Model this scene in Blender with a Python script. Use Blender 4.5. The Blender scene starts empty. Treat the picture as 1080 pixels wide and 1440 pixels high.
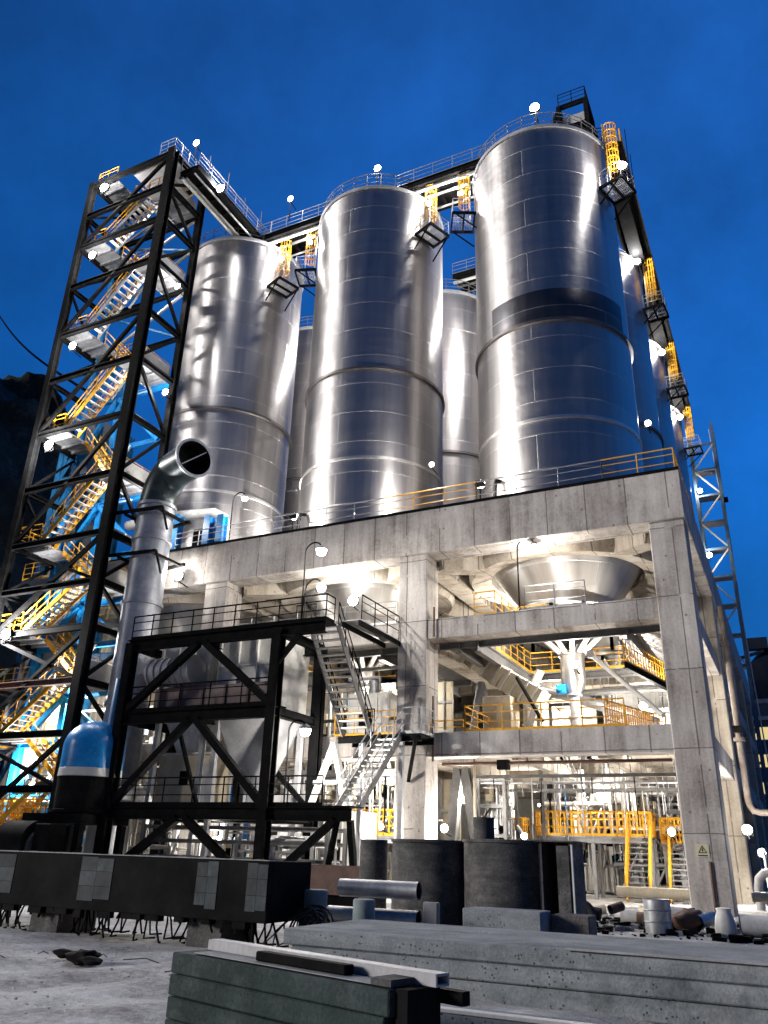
import bpy, bmesh, math, random
from mathutils import Vector, Matrix
RND = random.Random(7)
SC = bpy.context.scene
COL = SC.collection
PI = math.pi
V = Vector

# ------------------------------------------------------------------ materials
def new_mat(name):
    m = bpy.data.materials.new(name); m.use_nodes = True
    nt = m.node_tree; nt.nodes.clear()
    out = nt.nodes.new('ShaderNodeOutputMaterial')
    b = nt.nodes.new('ShaderNodeBsdfPrincipled')
    nt.links.new(b.outputs[0], out.inputs[0])
    return m, nt, b

def N(nt, t, **kw):
    n = nt.nodes.new(t)
    for k, v in kw.items():
        if k in n.inputs: n.inputs[k].default_value = v
        else: setattr(n, k, v)
    return n

def noise(nt, vec, scale, detail=4, rough=.6, stretch=(1, 1, 1)):
    mp = N(nt, 'ShaderNodeMapping'); mp.inputs['Scale'].default_value = stretch
    nt.links.new(vec, mp.inputs[0])
    n = N(nt, 'ShaderNodeTexNoise', Scale=scale, Detail=detail, Roughness=rough)
    nt.links.new(mp.outputs[0], n.inputs['Vector'])
    return n.outputs['Fac']

def ramp(nt, fac, stops):
    r = N(nt, 'ShaderNodeValToRGB')
    el = r.color_ramp.elements
    while len(el) < len(stops): el.new(.5)
    for e, (p, c) in zip(el, stops):
        e.position = p; e.color = (c[0], c[1], c[2], 1) if len(c) == 3 else c
    nt.links.new(fac, r.inputs[0])
    return r.outputs[0]

def mixc(nt, fac, a, b, mode='MIX'):
    m = N(nt, 'ShaderNodeMix', data_type='RGBA', blend_type=mode)
    if isinstance(fac, float): m.inputs[0].default_value = fac
    else: nt.links.new(fac, m.inputs[0])
    for s, i in ((a, 6), (b, 7)):
        if isinstance(s, tuple): m.inputs[i].default_value = (*s, 1)
        else: nt.links.new(s, m.inputs[i])
    return m.outputs[2]

def math_n(nt, op, a, b=None):
    m = N(nt, 'ShaderNodeMath', operation=op)
    for s, i in ((a, 0), (b, 1)):
        if s is None: continue
        if isinstance(s, (float, int)): m.inputs[i].default_value = s
        else: nt.links.new(s, m.inputs[i])
    return m.outputs[0]

def bump(nt, b, h, strength=.3, dist=.03):
    bp = N(nt, 'ShaderNodeBump', Strength=strength, Distance=dist)
    nt.links.new(h, bp.inputs['Height']); nt.links.new(bp.outputs[0], b.inputs['Normal'])

def pos(nt): return N(nt, 'ShaderNodeNewGeometry').outputs['Position']

def paint(name, c1, c2, scale=2.0, rough=.5, metal=0.0, bmp=.15, fine=18, thr=(.42, .68), spec=.4):
    m, nt, b = new_mat(name)
    p = pos(nt)
    n1 = noise(nt, p, scale, 6, .65); n2 = noise(nt, p, fine, 3, .6, (1, 1, .35))
    f = math_n(nt, 'ADD', math_n(nt, 'MULTIPLY', n1, .7), math_n(nt, 'MULTIPLY', n2, .3))
    c = ramp(nt, f, [(thr[0], c1), (thr[1], c2)])
    nt.links.new(c, b.inputs['Base Color'])
    rr = N(nt, 'ShaderNodeMapRange'); rr.inputs[3].default_value = max(.05, rough - .12); rr.inputs[4].default_value = min(1, rough + .15)
    nt.links.new(n2, rr.inputs[0]); nt.links.new(rr.outputs[0], b.inputs['Roughness'])
    b.inputs['Metallic'].default_value = metal
    b.inputs['Specular IOR Level'].default_value = spec
    bump(nt, b, n2, bmp, .01)
    return m

def concrete(name, lo=(.19, .17, .155), mid=(.43, .40, .37), hi=(.60, .575, .54), joint=1.75, seam=True, holes=True):
    m, nt, b = new_mat(name)
    p = pos(nt)
    big = noise(nt, p, .35, 5, .6)
    drip = noise(nt, p, 1.1, 5, .7, (1.6, 1.6, .16))
    fine = noise(nt, p, 9, 5, .7)
    f = math_n(nt, 'ADD', math_n(nt, 'ADD', math_n(nt, 'MULTIPLY', big, .42), math_n(nt, 'MULTIPLY', drip, .38)), math_n(nt, 'MULTIPLY', fine, .2))
    c = ramp(nt, f, [(.38, lo), (.5, mid), (.62, hi)])
    h = fine
    if seam:
        sp = N(nt, 'ShaderNodeSeparateXYZ'); nt.links.new(p, sp.inputs[0])
        # shutter-board joints: every `joint` metres along x and y, wobbling a little
        seams = None
        for k, j in ((0, joint), (1, joint), (2, joint * 1.72)):
            w = math_n(nt, 'ADD', math_n(nt, 'ADD', sp.outputs[k], (.5, .7, .3)[k]), math_n(nt, 'MULTIPLY', drip, .10))
            fr = math_n(nt, 'FRACT', math_n(nt, 'DIVIDE', w, j))
            lt = math_n(nt, 'LESS_THAN', fr, .030 if k < 2 else .014)
            seams = lt if seams is None else math_n(nt, 'MAXIMUM', seams, lt)
        seams = math_n(nt, 'MULTIPLY', seams, math_n(nt, 'GREATER_THAN', noise(nt, p, .8, 2), .40))
        c = mixc(nt, math_n(nt, 'MULTIPLY', seams, .75), c, (.08, .072, .068))
        # each board a slightly different grey
        vo = N(nt, 'ShaderNodeTexVoronoi', Scale=.5); vo.feature = 'F1'
        wn = N(nt, 'ShaderNodeTexWhiteNoise', noise_dimensions='3D')
        sn = N(nt, 'ShaderNodeVectorMath', operation='SNAP'); of = N(nt, 'ShaderNodeVectorMath', operation='ADD'); nt.links.new(p, of.inputs[0]); of.inputs[1].default_value = (.5, .7, .3); nt.links.new(of.outputs[0], sn.inputs[0]); sn.inputs[1].default_value = (joint, joint, joint * 1.72)
        nt.links.new(sn.outputs[0], wn.inputs[0])
        g = ramp(nt, wn.outputs[0], [(0, (.84, .83, .83)), (1, (1.0, 1.0, 1.0))])
        c = mixc(nt, 1.0, c, g, 'MULTIPLY')
    if holes:
        vo = N(nt, 'ShaderNodeTexVoronoi', Scale=1.5); nt.links.new(p, vo.inputs['Vector'])
        dot = math_n(nt, 'LESS_THAN', vo.outputs['Distance'], .085)
        c = mixc(nt, math_n(nt, 'MULTIPLY', dot, .6), c, (.08, .06, .05))
    rust = ramp(nt, noise(nt, p, .9, 6, .75, (2.5, 2.5, .25)), [(.50, (0, 0, 0)), (.82, (.55, .55, .55))])
    c = mixc(nt, rust, c, (.17, .125, .095))
    nt.links.new(c, b.inputs['Base Color'])
    b.inputs['Roughness'].default_value = .85
    b.inputs['Specular IOR Level'].default_value = .25
    bump(nt, b, h, .35, .02)
    return m

def stainless(name, tint=(.56, .54, .53), course=1.96, rough=.41):
    m, nt, b = new_mat(name)
    uv = N(nt, 'ShaderNodeUVMap'); uv.uv_map = 'UVMap'
    br = N(nt, 'ShaderNodeTexBrick', Scale=1.0); br.offset = .5; br.squash = 1
    br.inputs['Color1'].default_value = (0, 0, 0, 1); br.inputs['Color2'].default_value = (1, 1, 1, 1)
    br.inputs['Mortar'].default_value = (.5, .5, .5, 1)
    br.inputs['Mortar Size'].default_value = .035; br.inputs['Mortar Smooth'].default_value = .3
    br.inputs['Brick Width'].default_value = 13.8; br.inputs['Row Height'].default_value = course
    nt.links.new(uv.outputs[0], br.inputs['Vector'])
    st = noise(nt, uv.outputs[0], 1.0, 5, .7, (2.2, .09, 1))      # vertical smears
    wob = noise(nt, uv.outputs[0], 1.0, 3, .5, (.45, .55, 1))       # dents, heat warping
    hz = noise(nt, uv.outputs[0], 1.0, 3, .6, (.12, 3.0, 1))      # circumferential bands
    c = ramp(nt, br.outputs['Color'], [(0, tuple(x * .80 for x in tint)), (1, tint)])
    c2 = ramp(nt, st, [(.3, (.78, .76, .75)), (.7, (1, 1, 1))])
    c = mixc(nt, 1.0, c, c2, 'MULTIPLY')
    c = mixc(nt, math_n(nt, 'MULTIPLY', math_n(nt, 'MULTIPLY', br.outputs['Fac'], .38), st), c, (.80, .79, .78))
    nt.links.new(c, b.inputs['Base Color'])
    b.inputs['Metallic'].default_value = 1
    r = math_n(nt, 'ADD', math_n(nt, 'MULTIPLY', st, .16), math_n(nt, 'ADD', math_n(nt, 'MULTIPLY', hz, .12), rough - .14))
    r = math_n(nt, 'ADD', r, math_n(nt, 'MULTIPLY', math_n(nt, 'MULTIPLY', br.outputs['Fac'], st), .12))
    nt.links.new(r, b.inputs['Roughness'])
    b.inputs['Anisotropic'].default_value = .62
    b.inputs['Anisotropic Rotation'].default_value = .25
    tg = N(nt, 'ShaderNodeTangent', direction_type='UV_MAP'); tg.uv_map = 'UVMap'
    nt.links.new(tg.outputs[0], b.inputs['Tangent'])
    hh = math_n(nt, 'ADD', math_n(nt, 'MULTIPLY', wob, 1.0), math_n(nt, 'MULTIPLY', br.outputs['Fac'], .22))
    bump(nt, b, hh, .75, .06)
    return m

def emit(name, col, s):
    m = bpy.data.materials.new(name); m.use_nodes = True
    nt = m.node_tree; nt.nodes.clear()
    out = nt.nodes.new('ShaderNodeOutputMaterial'); e = nt.nodes.new('ShaderNodeEmission')
    e.inputs[0].default_value = (*col, 1); e.inputs[1].default_value = s
    nt.links.new(e.outputs[0], out.inputs[0])
    try: m.cycles.emission_sampling = 'NONE'
    except Exception: pass
    return m

M = {}
M['conc'] = concrete('concrete_frame_grey')
M['conc_in'] = concrete('concrete_inner_beige', (.26, .22, .17), (.43, .385, .32), (.56, .52, .455), 1.9)
M['precast'] = paint('precast_blue_grey_concrete', (.13, .165, .17), (.25, .285, .29), 1.6, .8, 0, .3, 30)
M['precast_lt'] = paint('precast_pale_concrete', (.22, .22, .22), (.36, .36, .36), 2.5, .85, 0, .3, 30)
M['steel'] = stainless('stainless_shell', (.49, .475, .47))
M['ringsteel'] = stainless('stiffener_steel', (.22, .205, .20), 3.0, .5)
M['darkband'] = stainless('dark_band_steel', (.13, .13, .14), 1.96, .44)
M['steel2'] = stainless('stainless_hopper', (.74, .73, .71), 3.0, .46)
M['galv'] = paint('galvanised_steel', (.30, .30, .31), (.50, .51, .52), 3, .45, .7, .12)
M['greyd'] = paint('dark_grey_steel_paint', (.10, .10, .10), (.20, .195, .19), 1.5, .55)
M['white'] = paint('off_white_machine_paint', (.48, .47, .44), (.70, .69, .66), 1.2, .5)
M['grey'] = paint('grey_machine_paint', (.26, .26, .27), (.42, .42, .43), 1.0, .5)
M['black'] = paint('black_steel_paint', (.003, .0033, .0037), (.011, .0105, .0105), 2.5, .8, 0, .2, 14, spec=.06)
M['dark'] = paint('dark_stained_steel', (.002, .0023, .0026), (.013, .012, .0115), 1.3, .8, .0, .3, 9, spec=.08)
M['yellow'] = paint('yellow_rail_paint', (.62, .30, .015), (.80, .43, .03), 4, .45)
M['blue'] = paint('blue_steel_paint', (.012, .10, .24), (.03, .19, .38), 2, .45)
M['cyan'] = paint('bright_blue_dome_paint', (.005, .15, .42), (.02, .27, .62), 1.5, .3)
M['brown'] = paint('red_lead_primer', (.07, .035, .025), (.15, .08, .055), 2, .6)
M['pink'] = paint('primer_pink_brown', (.18, .12, .11), (.28, .20, .19), 1.5, .6)
M['stack'] = paint('grey_blue_duct_paint', (.22, .23, .26), (.38, .39, .42), 1.1, .42, .35, .15, 10)
M['teal'] = paint('dark_teal_elbow_paint', (.009, .019, .022), (.04, .058, .063), 1.5, .35, .3)
M['beige'] = paint('beige_casing_paint', (.40, .34, .24), (.58, .52, .40), 1.1, .55)
M['ductdark'] = paint('dark_blue_grey_plate', (.018, .021, .023), (.085, .09, .092), .9, .65, .0, .2, 12, spec=.25)
M['panelgreen'] = paint('green_grey_formwork_plate', (.02, .042, .04), (.07, .095, .092), 1.8, .6, .2, .25, 16)
M['rubber'] = paint('black_rubber', (.008, .008, .008), (.03, .03, .03), 4, .8)
M['soil'] = None
M['bulb'] = emit('lit_lamp_glass', (1.0, .97, .92), 42.0)
M['bulb_small'] = emit('lit_lamp_glass_small', (1.0, .96, .90), 34.0)
M['winlit'] = emit('lit_window_yellow', (1.0, .80, .35), .8)
M['slab'] = None
def slab_mat(name, c1, c2, c3):
    m, nt, b = new_mat(name); p = pos(nt)
    a = noise(nt, p, 1.2, 6, .7); s = noise(nt, p, 2.2, 6, .75, (.25, 1, 2.2)); f = noise(nt, p, 26, 4, .7)
    k = math_n(nt, 'ADD', math_n(nt, 'MULTIPLY', a, .45), math_n(nt, 'ADD', math_n(nt, 'MULTIPLY', s, .3), math_n(nt, 'MULTIPLY', f, .25)))
    c = ramp(nt, k, [(.36, c1), (.5, c2), (.63, c3)])
    vo = N(nt, 'ShaderNodeTexVoronoi', Scale=16); nt.links.new(p, vo.inputs['Vector'])
    pit = math_n(nt, 'MULTIPLY', math_n(nt, 'LESS_THAN', vo.outputs['Distance'], .22), math_n(nt, 'GREATER_THAN', noise(nt, p, 1.1, 3), .52))
    c = mixc(nt, math_n(nt, 'MULTIPLY', pit, .8), c, (.02, .022, .022))
    st = ramp(nt, noise(nt, p, .8, 5, .7), [(.55, (0, 0, 0)), (.72, (.7, .7, .7))]); c = mixc(nt, st, c, tuple(x*.55 for x in c1))
    nt.links.new(c, b.inputs['Base Color']); b.inputs['Roughness'].default_value = .85; b.inputs['Specular IOR Level'].default_value = .2
    bump(nt, b, math_n(nt, 'SUBTRACT', math_n(nt, 'ADD', f, s), pit), .6, .02)
    return m
M['slab'] = slab_mat('precast_slab_blue_grey', (.085, .098, .104), (.195, .212, .222), (.315, .33, .34))
M['panelgreen'] = slab_mat('worn_formwork_panel', (.010, .019, .018), (.030, .043, .043), (.072, .084, .085))
M['ductdark'] = slab_mat('weathered_duct_plate', (.022, .022, .022), (.072, .071, .070), (.17, .155, .145))
M['taupe'] = paint('taupe_pipe_paint', (.15, .12, .10), (.27, .23, .20), 2, .6)
M['greyblue'] = paint('pale_blue_grey_steel', (.07, .12, .18), (.14, .21, .29), 2, .5)
M['patch2'] = paint('washed_out_plate_patch_pale', (.02, .026, .03), (.085, .10, .105), 2.2, .8, 0, .2, 9)
M['patch'] = paint('washed_out_plate_patch', (.014, .018, .02), (.06, .072, .078), 1.2, .8, 0, .2, 7)
M['signplate'] = paint('sign_plate_cream', (.50, .46, .30), (.62, .58, .40), 3, .5)
M['signblack'] = paint('sign_black_ink', (.01, .01, .01), (.02, .02, .02), 3, .5)
M['farbuild'] = paint('far_building_render', (.10, .11, .13), (.17, .18, .20), .3, .8)
M['fardark'] = paint('far_dark_steel', (.012, .018, .03), (.03, .04, .06), .3, .8)

def rock_mat():
    m, nt, b = new_mat('dark_wooded_rock')
    p = pos(nt)
    a = noise(nt, p, .06, 8, .7); d = noise(nt, p, .45, 8, .8)
    f = math_n(nt, 'ADD', math_n(nt, 'MULTIPLY', a, .5), math_n(nt, 'MULTIPLY', d, .5))
    c = ramp(nt, f, [(.40, (.012, .018, .012)), (.52, (.03, .035, .022)), (.62, (.16, .14, .11))])
    nt.links.new(c, b.inputs['Base Color']); b.inputs['Roughness'].default_value = .95
    bump(nt, b, d, 1.0, 1.2)
    return m
M['rock'] = rock_mat()

def ground_mat():
    m, nt, b = new_mat('pale_sandy_ground')
    p = pos(nt)
    a = noise(nt, p, .5, 6, .65); d = noise(nt, p, 7, 6, .75); g = noise(nt, p, 42, 3, .6)
    f = math_n(nt, 'ADD', math_n(nt, 'MULTIPLY', a, .5), math_n(nt, 'ADD', math_n(nt, 'MULTIPLY', d, .32), math_n(nt, 'MULTIPLY', g, .18)))
    c = ramp(nt, f, [(.34, (.07, .065, .06)), (.44, (.30, .29, .28)), (.52, (.52, .51, .49)), (.63, (.74, .73, .71))])
    nt.links.new(c, b.inputs['Base Color']); b.inputs['Roughness'].default_value = .95
    bump(nt, b, math_n(nt, 'ADD', d, math_n(nt, 'MULTIPLY', g, .6)), .8, .05)
    return m
M['ground'] = ground_mat()

# ------------------------------------------------------------------ mesh helper
class MB:
    def __init__(s): s.v = []; s.f = []; s.uv = {}
    def add(s, vs, fs, uvs=None):
        o = len(s.v); s.v += [V(x) for x in vs]
        for k, f in enumerate(fs):
            if uvs: s.uv[len(s.f)] = uvs[k]
            s.f.append(tuple(i + o for i in f))
    def box(s, a, b):
        x0, y0, z0 = a; x1, y1, z1 = b
        s.add([(x0,y0,z0),(x1,y0,z0),(x1,y1,z0),(x0,y1,z0),(x0,y0,z1),(x1,y0,z1),(x1,y1,z1),(x0,y1,z1)],
              [(0,3,2,1),(4,5,6,7),(0,1,5,4),(1,2,6,5),(2,3,7,6),(3,0,4,7)]); return s
    def frame(s, p, q, up=(0,0,1)):
        p, q = V(p), V(q); d = (q - p).normalized(); u = V(up)
        if abs(d.dot(u)) > .985: u = V((0,1,0)) if abs(d.y) < .9 else V((1,0,0))
        r = d.cross(u).normalized(); u = r.cross(d).normalized()
        return p, q, r, u
    def bar(s, p, q, w, h=None, up=(0,0,1)):
        h = h or w; p, q, r, u = s.frame(p, q, up); a, b = r * w / 2, u * h / 2
        s.add([p-a-b, p+a-b, p+a+b, p-a+b, q-a-b, q+a-b, q+a+b, q-a+b],
              [(0,1,2,3),(7,6,5,4),(4,5,1,0),(5,6,2,1),(6,7,3,2),(7,4,0,3)]); return s
    def ibeam(s, p, q, w, h, t=.035, up=(0,0,1)):
        p, q, r, u = s.frame(p, q, up)
        s.bar(p + u*(h/2-t/2), q + u*(h/2-t/2), w, t, u); s.bar(p - u*(h/2-t/2), q - u*(h/2-t/2), w, t, u)
        s.bar(p, q, t, h - 2*t, u); return s
    def tube(s, p, q, r0, r1=None, n=8, caps=True):
        r1 = r0 if r1 is None else r1
        p, q, a, b = s.frame(p, q)
        vs = []
        for c, rr in ((p, r0), (q, r1)):
            for i in range(n):
                t = 2*PI*i/n; vs.append(c + a*math.cos(t)*rr + b*math.sin(t)*rr)
        fs = [(i, (i+1) % n, n+(i+1) % n, n+i) for i in range(n)]
        if caps: fs += [tuple(range(n))[::-1], tuple(range(n, 2*n))]
        s.add(vs, fs); return s
    def path(s, pts, r, n=8, closed=False, caps=True):
        pts = [V(p) for p in pts]; m = len(pts); vs = []; prev = None
        for i, p in enumerate(pts):
            a = pts[i-1] if (i or closed) else p; b = pts[(i+1) % m] if (i < m-1 or closed) else p
            d = (b - a).normalized()
            if prev is None:
                u = V((0,0,1)) if abs(d.z) < .9 else V((0,1,0))
            else: u = prev
            rr = d.cross(u).normalized(); u = rr.cross(d).normalized(); prev = u
            R = r[i] if isinstance(r, (list, tuple)) else r
            for k in range(n):
                t = 2*PI*k/n; vs.append(p + rr*math.cos(t)*R + u*math.sin(t)*R)
        fs = []
        for i in range(m if closed else m-1):
            j = (i+1) % m
            for k in range(n):
                fs.append((i*n+k, i*n+(k+1) % n, j*n+(k+1) % n, j*n+k))
        if not closed and caps: fs += [tuple(range(n))[::-1], tuple(range((m-1)*n, m*n))]
        s.add(vs, fs); return s
    def lathe(s, prof, c=(0,0,0), n=32, a0=0., a1=2*PI, uvr=None):
        """prof: (r, z) list from bottom to top, outward normals; UV = (angle*radius, z)"""
        full = abs(a1 - a0 - 2*PI) < 1e-6
        cols = n if full else n + 1
        vs = []
        for (r, z) in prof:
            for i in range(cols):
                t = a0 + (a1-a0)*i/n; vs.append((c[0]+r*math.cos(t), c[1]+r*math.sin(t), c[2]+z))
        fs, uvs = [], []
        R = uvr or max(p[0] for p in prof)
        for j in range(len(prof)-1):
            for i in range(n):
                i2 = (i+1) % cols
                fs.append((j*cols+i, j*cols+i2, (j+1)*cols+i2, (j+1)*cols+i))
                u0, u1 = (a1-a0)*i/n*R, (a1-a0)*(i+1)/n*R
                uvs.append(((u0, prof[j][1]), (u1, prof[j][1]), (u1, prof[j+1][1]), (u0, prof[j+1][1])))
        s.add(vs, fs, uvs); return s
    def prism(s, poly, d, axis=1):
        """poly: 2-D outline, extruded from d[0] to d[1] along axis (0,1,2)"""
        n = len(poly); vs = []
        for t in d:
            for (a, b) in poly:
                vs.append((t, a, b) if axis == 0 else (a, t, b) if axis == 1 else (a, b, t))
        fs = [(i, (i+1) % n, n+(i+1) % n, n+i) for i in range(n)] + [tuple(range(n))[::-1], tuple(range(n, 2*n))]
        s.add(vs, fs); return s
    def build(s, name, mat, parent=None, bevel=0, smooth=None, org=None):
        me = bpy.data.meshes.new(name)
        o = V(org) if org is not None else V((0,0,0))
        par = parent
        while par is not None: o = o + par.location; par = par.parent
        me.from_pydata([v - o for v in s.v], [], s.f)
        bm = bmesh.new(); bm.from_mesh(me)
        if s.uv:
            l = bm.loops.layers.uv.new('UVMap'); bm.faces.ensure_lookup_table()
            for k, u in s.uv.items():
                for lp, c in zip(bm.faces[k].loops, u): lp[l].uv = c
        bmesh.ops.recalc_face_normals(bm, faces=bm.faces)
        if smooth:
            for f in bm.faces: f.smooth = True
            for e in bm.edges:
                e.smooth = len(e.link_faces) == 2 and e.calc_face_angle(0) < math.radians(smooth)
        bm.to_mesh(me); bm.free()
        ob = bpy.data.objects.new(name, me); COL.objects.link(ob)
        me.materials.append(mat)
        if org is not None: ob.location = org
        if parent is not None: ob.parent = parent
        if bevel:
            md = ob.modifiers.new('bevel', 'BEVEL'); md.width = bevel; md.segments = 1; md.limit_method = 'ANGLE'
        return ob

def tag(o, label, cat, group=None, kind=None):
    o['label'] = label; o['category'] = cat
    if group: o['group'] = group
    if kind: o['kind'] = kind
    return o

def thing(name, label, cat, loc=(0,0,0), group=None):
    o = bpy.data.objects.new(name, None); COL.objects.link(o)
    o.location = loc; o.empty_display_size = .3
    return tag(o, label, cat, group)

def dup(root, loc, label, rz=None):
    def cp(o, par):
        c = o.copy(); COL.objects.link(c)
        if par is not None: c.parent = par
        for ch in o.children: cp(ch, c)
        return c
    c = cp(root, None); c.location = loc; c['label'] = label
    if rz is not None: c.rotation_euler = (0, 0, rz)
    return c

def structure(o): o['kind'] = 'structure'; return o

def rail(mb, pts, h=1.1, post=1.5, r=.028, mids=(.37, .73), n=6, toe=True):
    """guard rail along a poly-line of foot points"""
    pts = [V(p) for p in pts]; up = V((0,0,1))
    for a, b in zip(pts, pts[1:]):
        L = (b-a).length; k = max(1, round(L/post))
        for i in range(k+1):
            if i == k and b is not pts[-1]: continue
            p = a.lerp(b, i/k); mb.tube(p, p+up*h, r, n=n)
        mb.tube(a+up*h, b+up*h, r*1.1, n=n)
        for m in mids: mb.tube(a+up*h*m, b+up*h*m, r*.75, n=n)
        if toe: mb.bar(a+up*.06, b+up*.06, .012, .12)
    return mb

def stair(parent, p0, p1, width, side, mstr, mtread, mrail, rails=(1, 1), n=None, rr=.028):
    """flight from foot p0 (centre) to head p1; side = unit vector across"""
    p0, p1, sd = V(p0), V(p1), V(side).normalized(); up = V((0,0,1))
    n = n or max(3, round((p1.z-p0.z)/.24))
    for s in (-1, 1):
        MB().bar(p0+sd*s*width/2, p1+sd*s*width/2, .05, .26).build('stringer', mstr, parent)
    mb = MB(); run = V((p1.x-p0.x, p1.y-p0.y, 0)); rn = run.normalized()
    for i in range(1, n):
        c = p0.lerp(p1, i/n); mb.bar(c - sd*(width/2-.04), c + sd*(width/2-.04), .25, .05)
    mb.build('tread', mtread, parent)
    for s, on in zip((-1, 1), rails):
        if not on: continue
        a, b = p0+sd*s*(width/2+.02), p1+sd*s*(width/2+.02)
        m2 = MB(); k = max(2, round((b-a).length/1.1))
        for i in range(k+1):
            q = a.lerp(b, i/k); m2.tube(q, q+up*1.0, rr, n=6)
        for h in (.5, 1.0): m2.tube(a+up*h, b+up*h, rr, n=6)
        m2.build('handrail', mrail, parent)

CAMR = [[0.898793, -0.149185, -0.412207], [0.437468, 0.365645, 0.821539], [0.02816, -0.918721, 0.393902]]
CAMC = [2.5007, -33.1496, 1.7]
PW, SKY, SUNP, EXPO, HAZE = 2.6, 1.3, 3.4, 0.0, 0

# ------------------------------------------------------------------ setting: ground, hillside
B = 11.75                                   # column grid
CX = [-0.725 - B*i for i in range(4)]       # column centre lines, going left from the corner
CY = [0.725 + B*j for j in range(5)]        # going away from the viewer
SX = [-6.6, -18.35, -30.1]; SY = [6.6, 18.35, 30.1, 41.85]
RS = 4.4                                    # silo radius

def ground():
    me_v, me_f = [], []
    def h(x, y):
        f = max(0, 1 - max(abs(x+3)/22, abs(y+22)/14))
        return f*(.05*math.sin(x*1.3+y*.7) + .04*math.sin(x*2.9-y*2.1) + .025*math.sin(x*6.1+y*5.3)) - .06*f
    xs = [-420, -200, -90, -45] + [-26 + .4*i for i in range(106)] + [30, 60, 150, 420]
    ys = [-160, -80, -45] + [-36 + .4*i for i in range(72)] + [5, 40, 100, 220, 520]
    me_v = [(x, y, h(x, y)) for y in ys for x in xs]; w = len(xs)
    me_f = [(j*w+i, j*w+i+1, (j+1)*w+i+1, (j+1)*w+i) for j in range(len(ys)-1) for i in range(w-1)]
    mb = MB(); mb.add(me_v, me_f); structure(mb.build('ground', M['ground'], smooth=60))
ground()

def hillside():
    # steep wooded slope beyond the tower, far left
    from mathutils import noise as mn
    vs, fs = [], []; nu, nv = 90, 50
    prof = [(-110, 27), (-80, 30), (-62, 31), (-57, 30.6), (-53, 30), (-50.5, 27), (-48.2, 21), (-46.5, 12), (-44.8, 3), (-43.5, -1)]
    def el(a):
        for (a0, e0), (a1, e1) in zip(prof, prof[1:]):
            if a0 <= a <= a1: return e0+(e1-e0)*(a-a0)/(a1-a0)
    for j in range(nv):
        t = j/(nv-1)
        for i in range(nu):
            a = -108 + 64.4*(i/(nu-1))**.7; r = 78 + 70*t
            z = math.tan(math.radians(el(a)))*140*min(1, t*1.12)**.9
            x, y = 2.5 + r*math.sin(math.radians(a)), -33 + r*math.cos(math.radians(a))
            d = mn.fractal(V((x*.06, y*.06, z*.06)), 1.0, 2.0, 7)*5.5*min(1, t*3)
            vs.append((x + d*.8, y - d*.8, max(-2, z + d*.7)))
    for j in range(nv-1):
        for i in range(nu-1): fs.append((j*nu+i, j*nu+i+1, (j+1)*nu+i+1, (j+1)*nu+i))
    mb = MB(); mb.add(vs, fs); structure(mb.build('hillside', M['rock'], smooth=80))
hillside()

# ------------------------------------------------------------------ concrete frame under the silos
fr = thing('silo_support_frame', 'grey concrete frame of heavy columns and beams carrying the steel silos', 'concrete frame', (-18, 20, 0))
vis_cols = [(i, j) for i in range(4) for j in range(5) if not (j >= 3 and i >= 2)]
for i, j in vis_cols:
    mb = MB().box((CX[i]-.725, CY[j]-.725, -.2), (CX[i]+.725, CY[j]+.725, 15.05))
    mb.build('column', M['conc'] if j == 0 else M['conc_in'], fr, bevel=.035)
XL, XR = CX[3]-.9, .06
# front beams (three levels), cross beams on the rows behind, side beams
def beam_x(j, z0, z1, inset, mat, w=1.0):
    y = CY[j]
    for i in range(3):
        MB().box((CX[i+1]+.727, y-.725+inset, z0), (CX[i]-.727, y-.725+inset+w, z1)).build('beam', mat, fr, bevel=.02)
def beam_y(i, z0, z1, inset, mat, w=1.0):
    x = CX[i]
    for j in range(4):
        MB().box((x+.725-inset-w, CY[j]+.727, z0), (x+.725-inset, CY[j+1]-.727, z1)).build('beam', mat, fr, bevel=.02)
MB().box((XL, -.16, 15.02), (XR, 1.25, 17.3)).build('deck_edge_beam', M['conc'], fr, bevel=.03)
MB().box((XR-1.1, 1.253, 15.02), (XR, 49, 17.3)).build('deck_edge_beam', M['conc'], fr, bevel=.03)
beam_x(0, 10.85, 11.78, .10, M['conc']); beam_x(0, 5.6, 6.63, .10, M['conc'])
for j in (1, 2):
    beam_x(j, 15.1, 16.2, .1, M['conc_in']); beam_x(j, 10.6, 11.6, .1, M['conc_in']); beam_x(j, 5.5, 6.5, .1, M['conc_in'])
for i in range(2):
    beam_y(i, 10.7, 11.6, .12, M['conc_in'] if i else M['conc']); beam_y(i, 5.5, 6.5, .12, M['conc_in'] if i else M['conc'])
beam_y(2, 10.7, 11.6, .12, M['conc_in'])
beam_y(2, 15.05, 16.2, .2, M['conc_in']); beam_y(1, 15.05, 16.2, .2, M['conc_in'])

def holed(x0, x1, y0, y1, z0, z1, c, r, n=40):
    mb = MB(); pts_in, pts_out = [], []
    for k in range(n):
        t = 2*PI*k/n + PI/4; dx, dy = math.cos(t), math.sin(t)
        pts_in.append((c[0]+r*dx, c[1]+r*dy))
        s = min(((x1-c[0]) if dx > 0 else (c[0]-x0))/max(1e-6, abs(dx)), ((y1-c[1]) if dy > 0 else (c[1]-y0))/max(1e-6, abs(dy)))
        pts_out.append((c[0]+s*dx, c[1]+s*dy))
    vs = [(a, b, z) for z in (z0, z1) for ring in (pts_in, pts_out) for (a, b) in ring]
    fs = []
    for k in range(n):
        m = (k+1) % n
        fs += [(k, m, n+m, n+k), (2*n+k, 3*n+k, 3*n+m, 2*n+m), (k, 2*n+k, 2*n+m, m), (n+k, n+m, 3*n+m, 3*n+k)]
    mb.add(vs, fs); return mb
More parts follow.
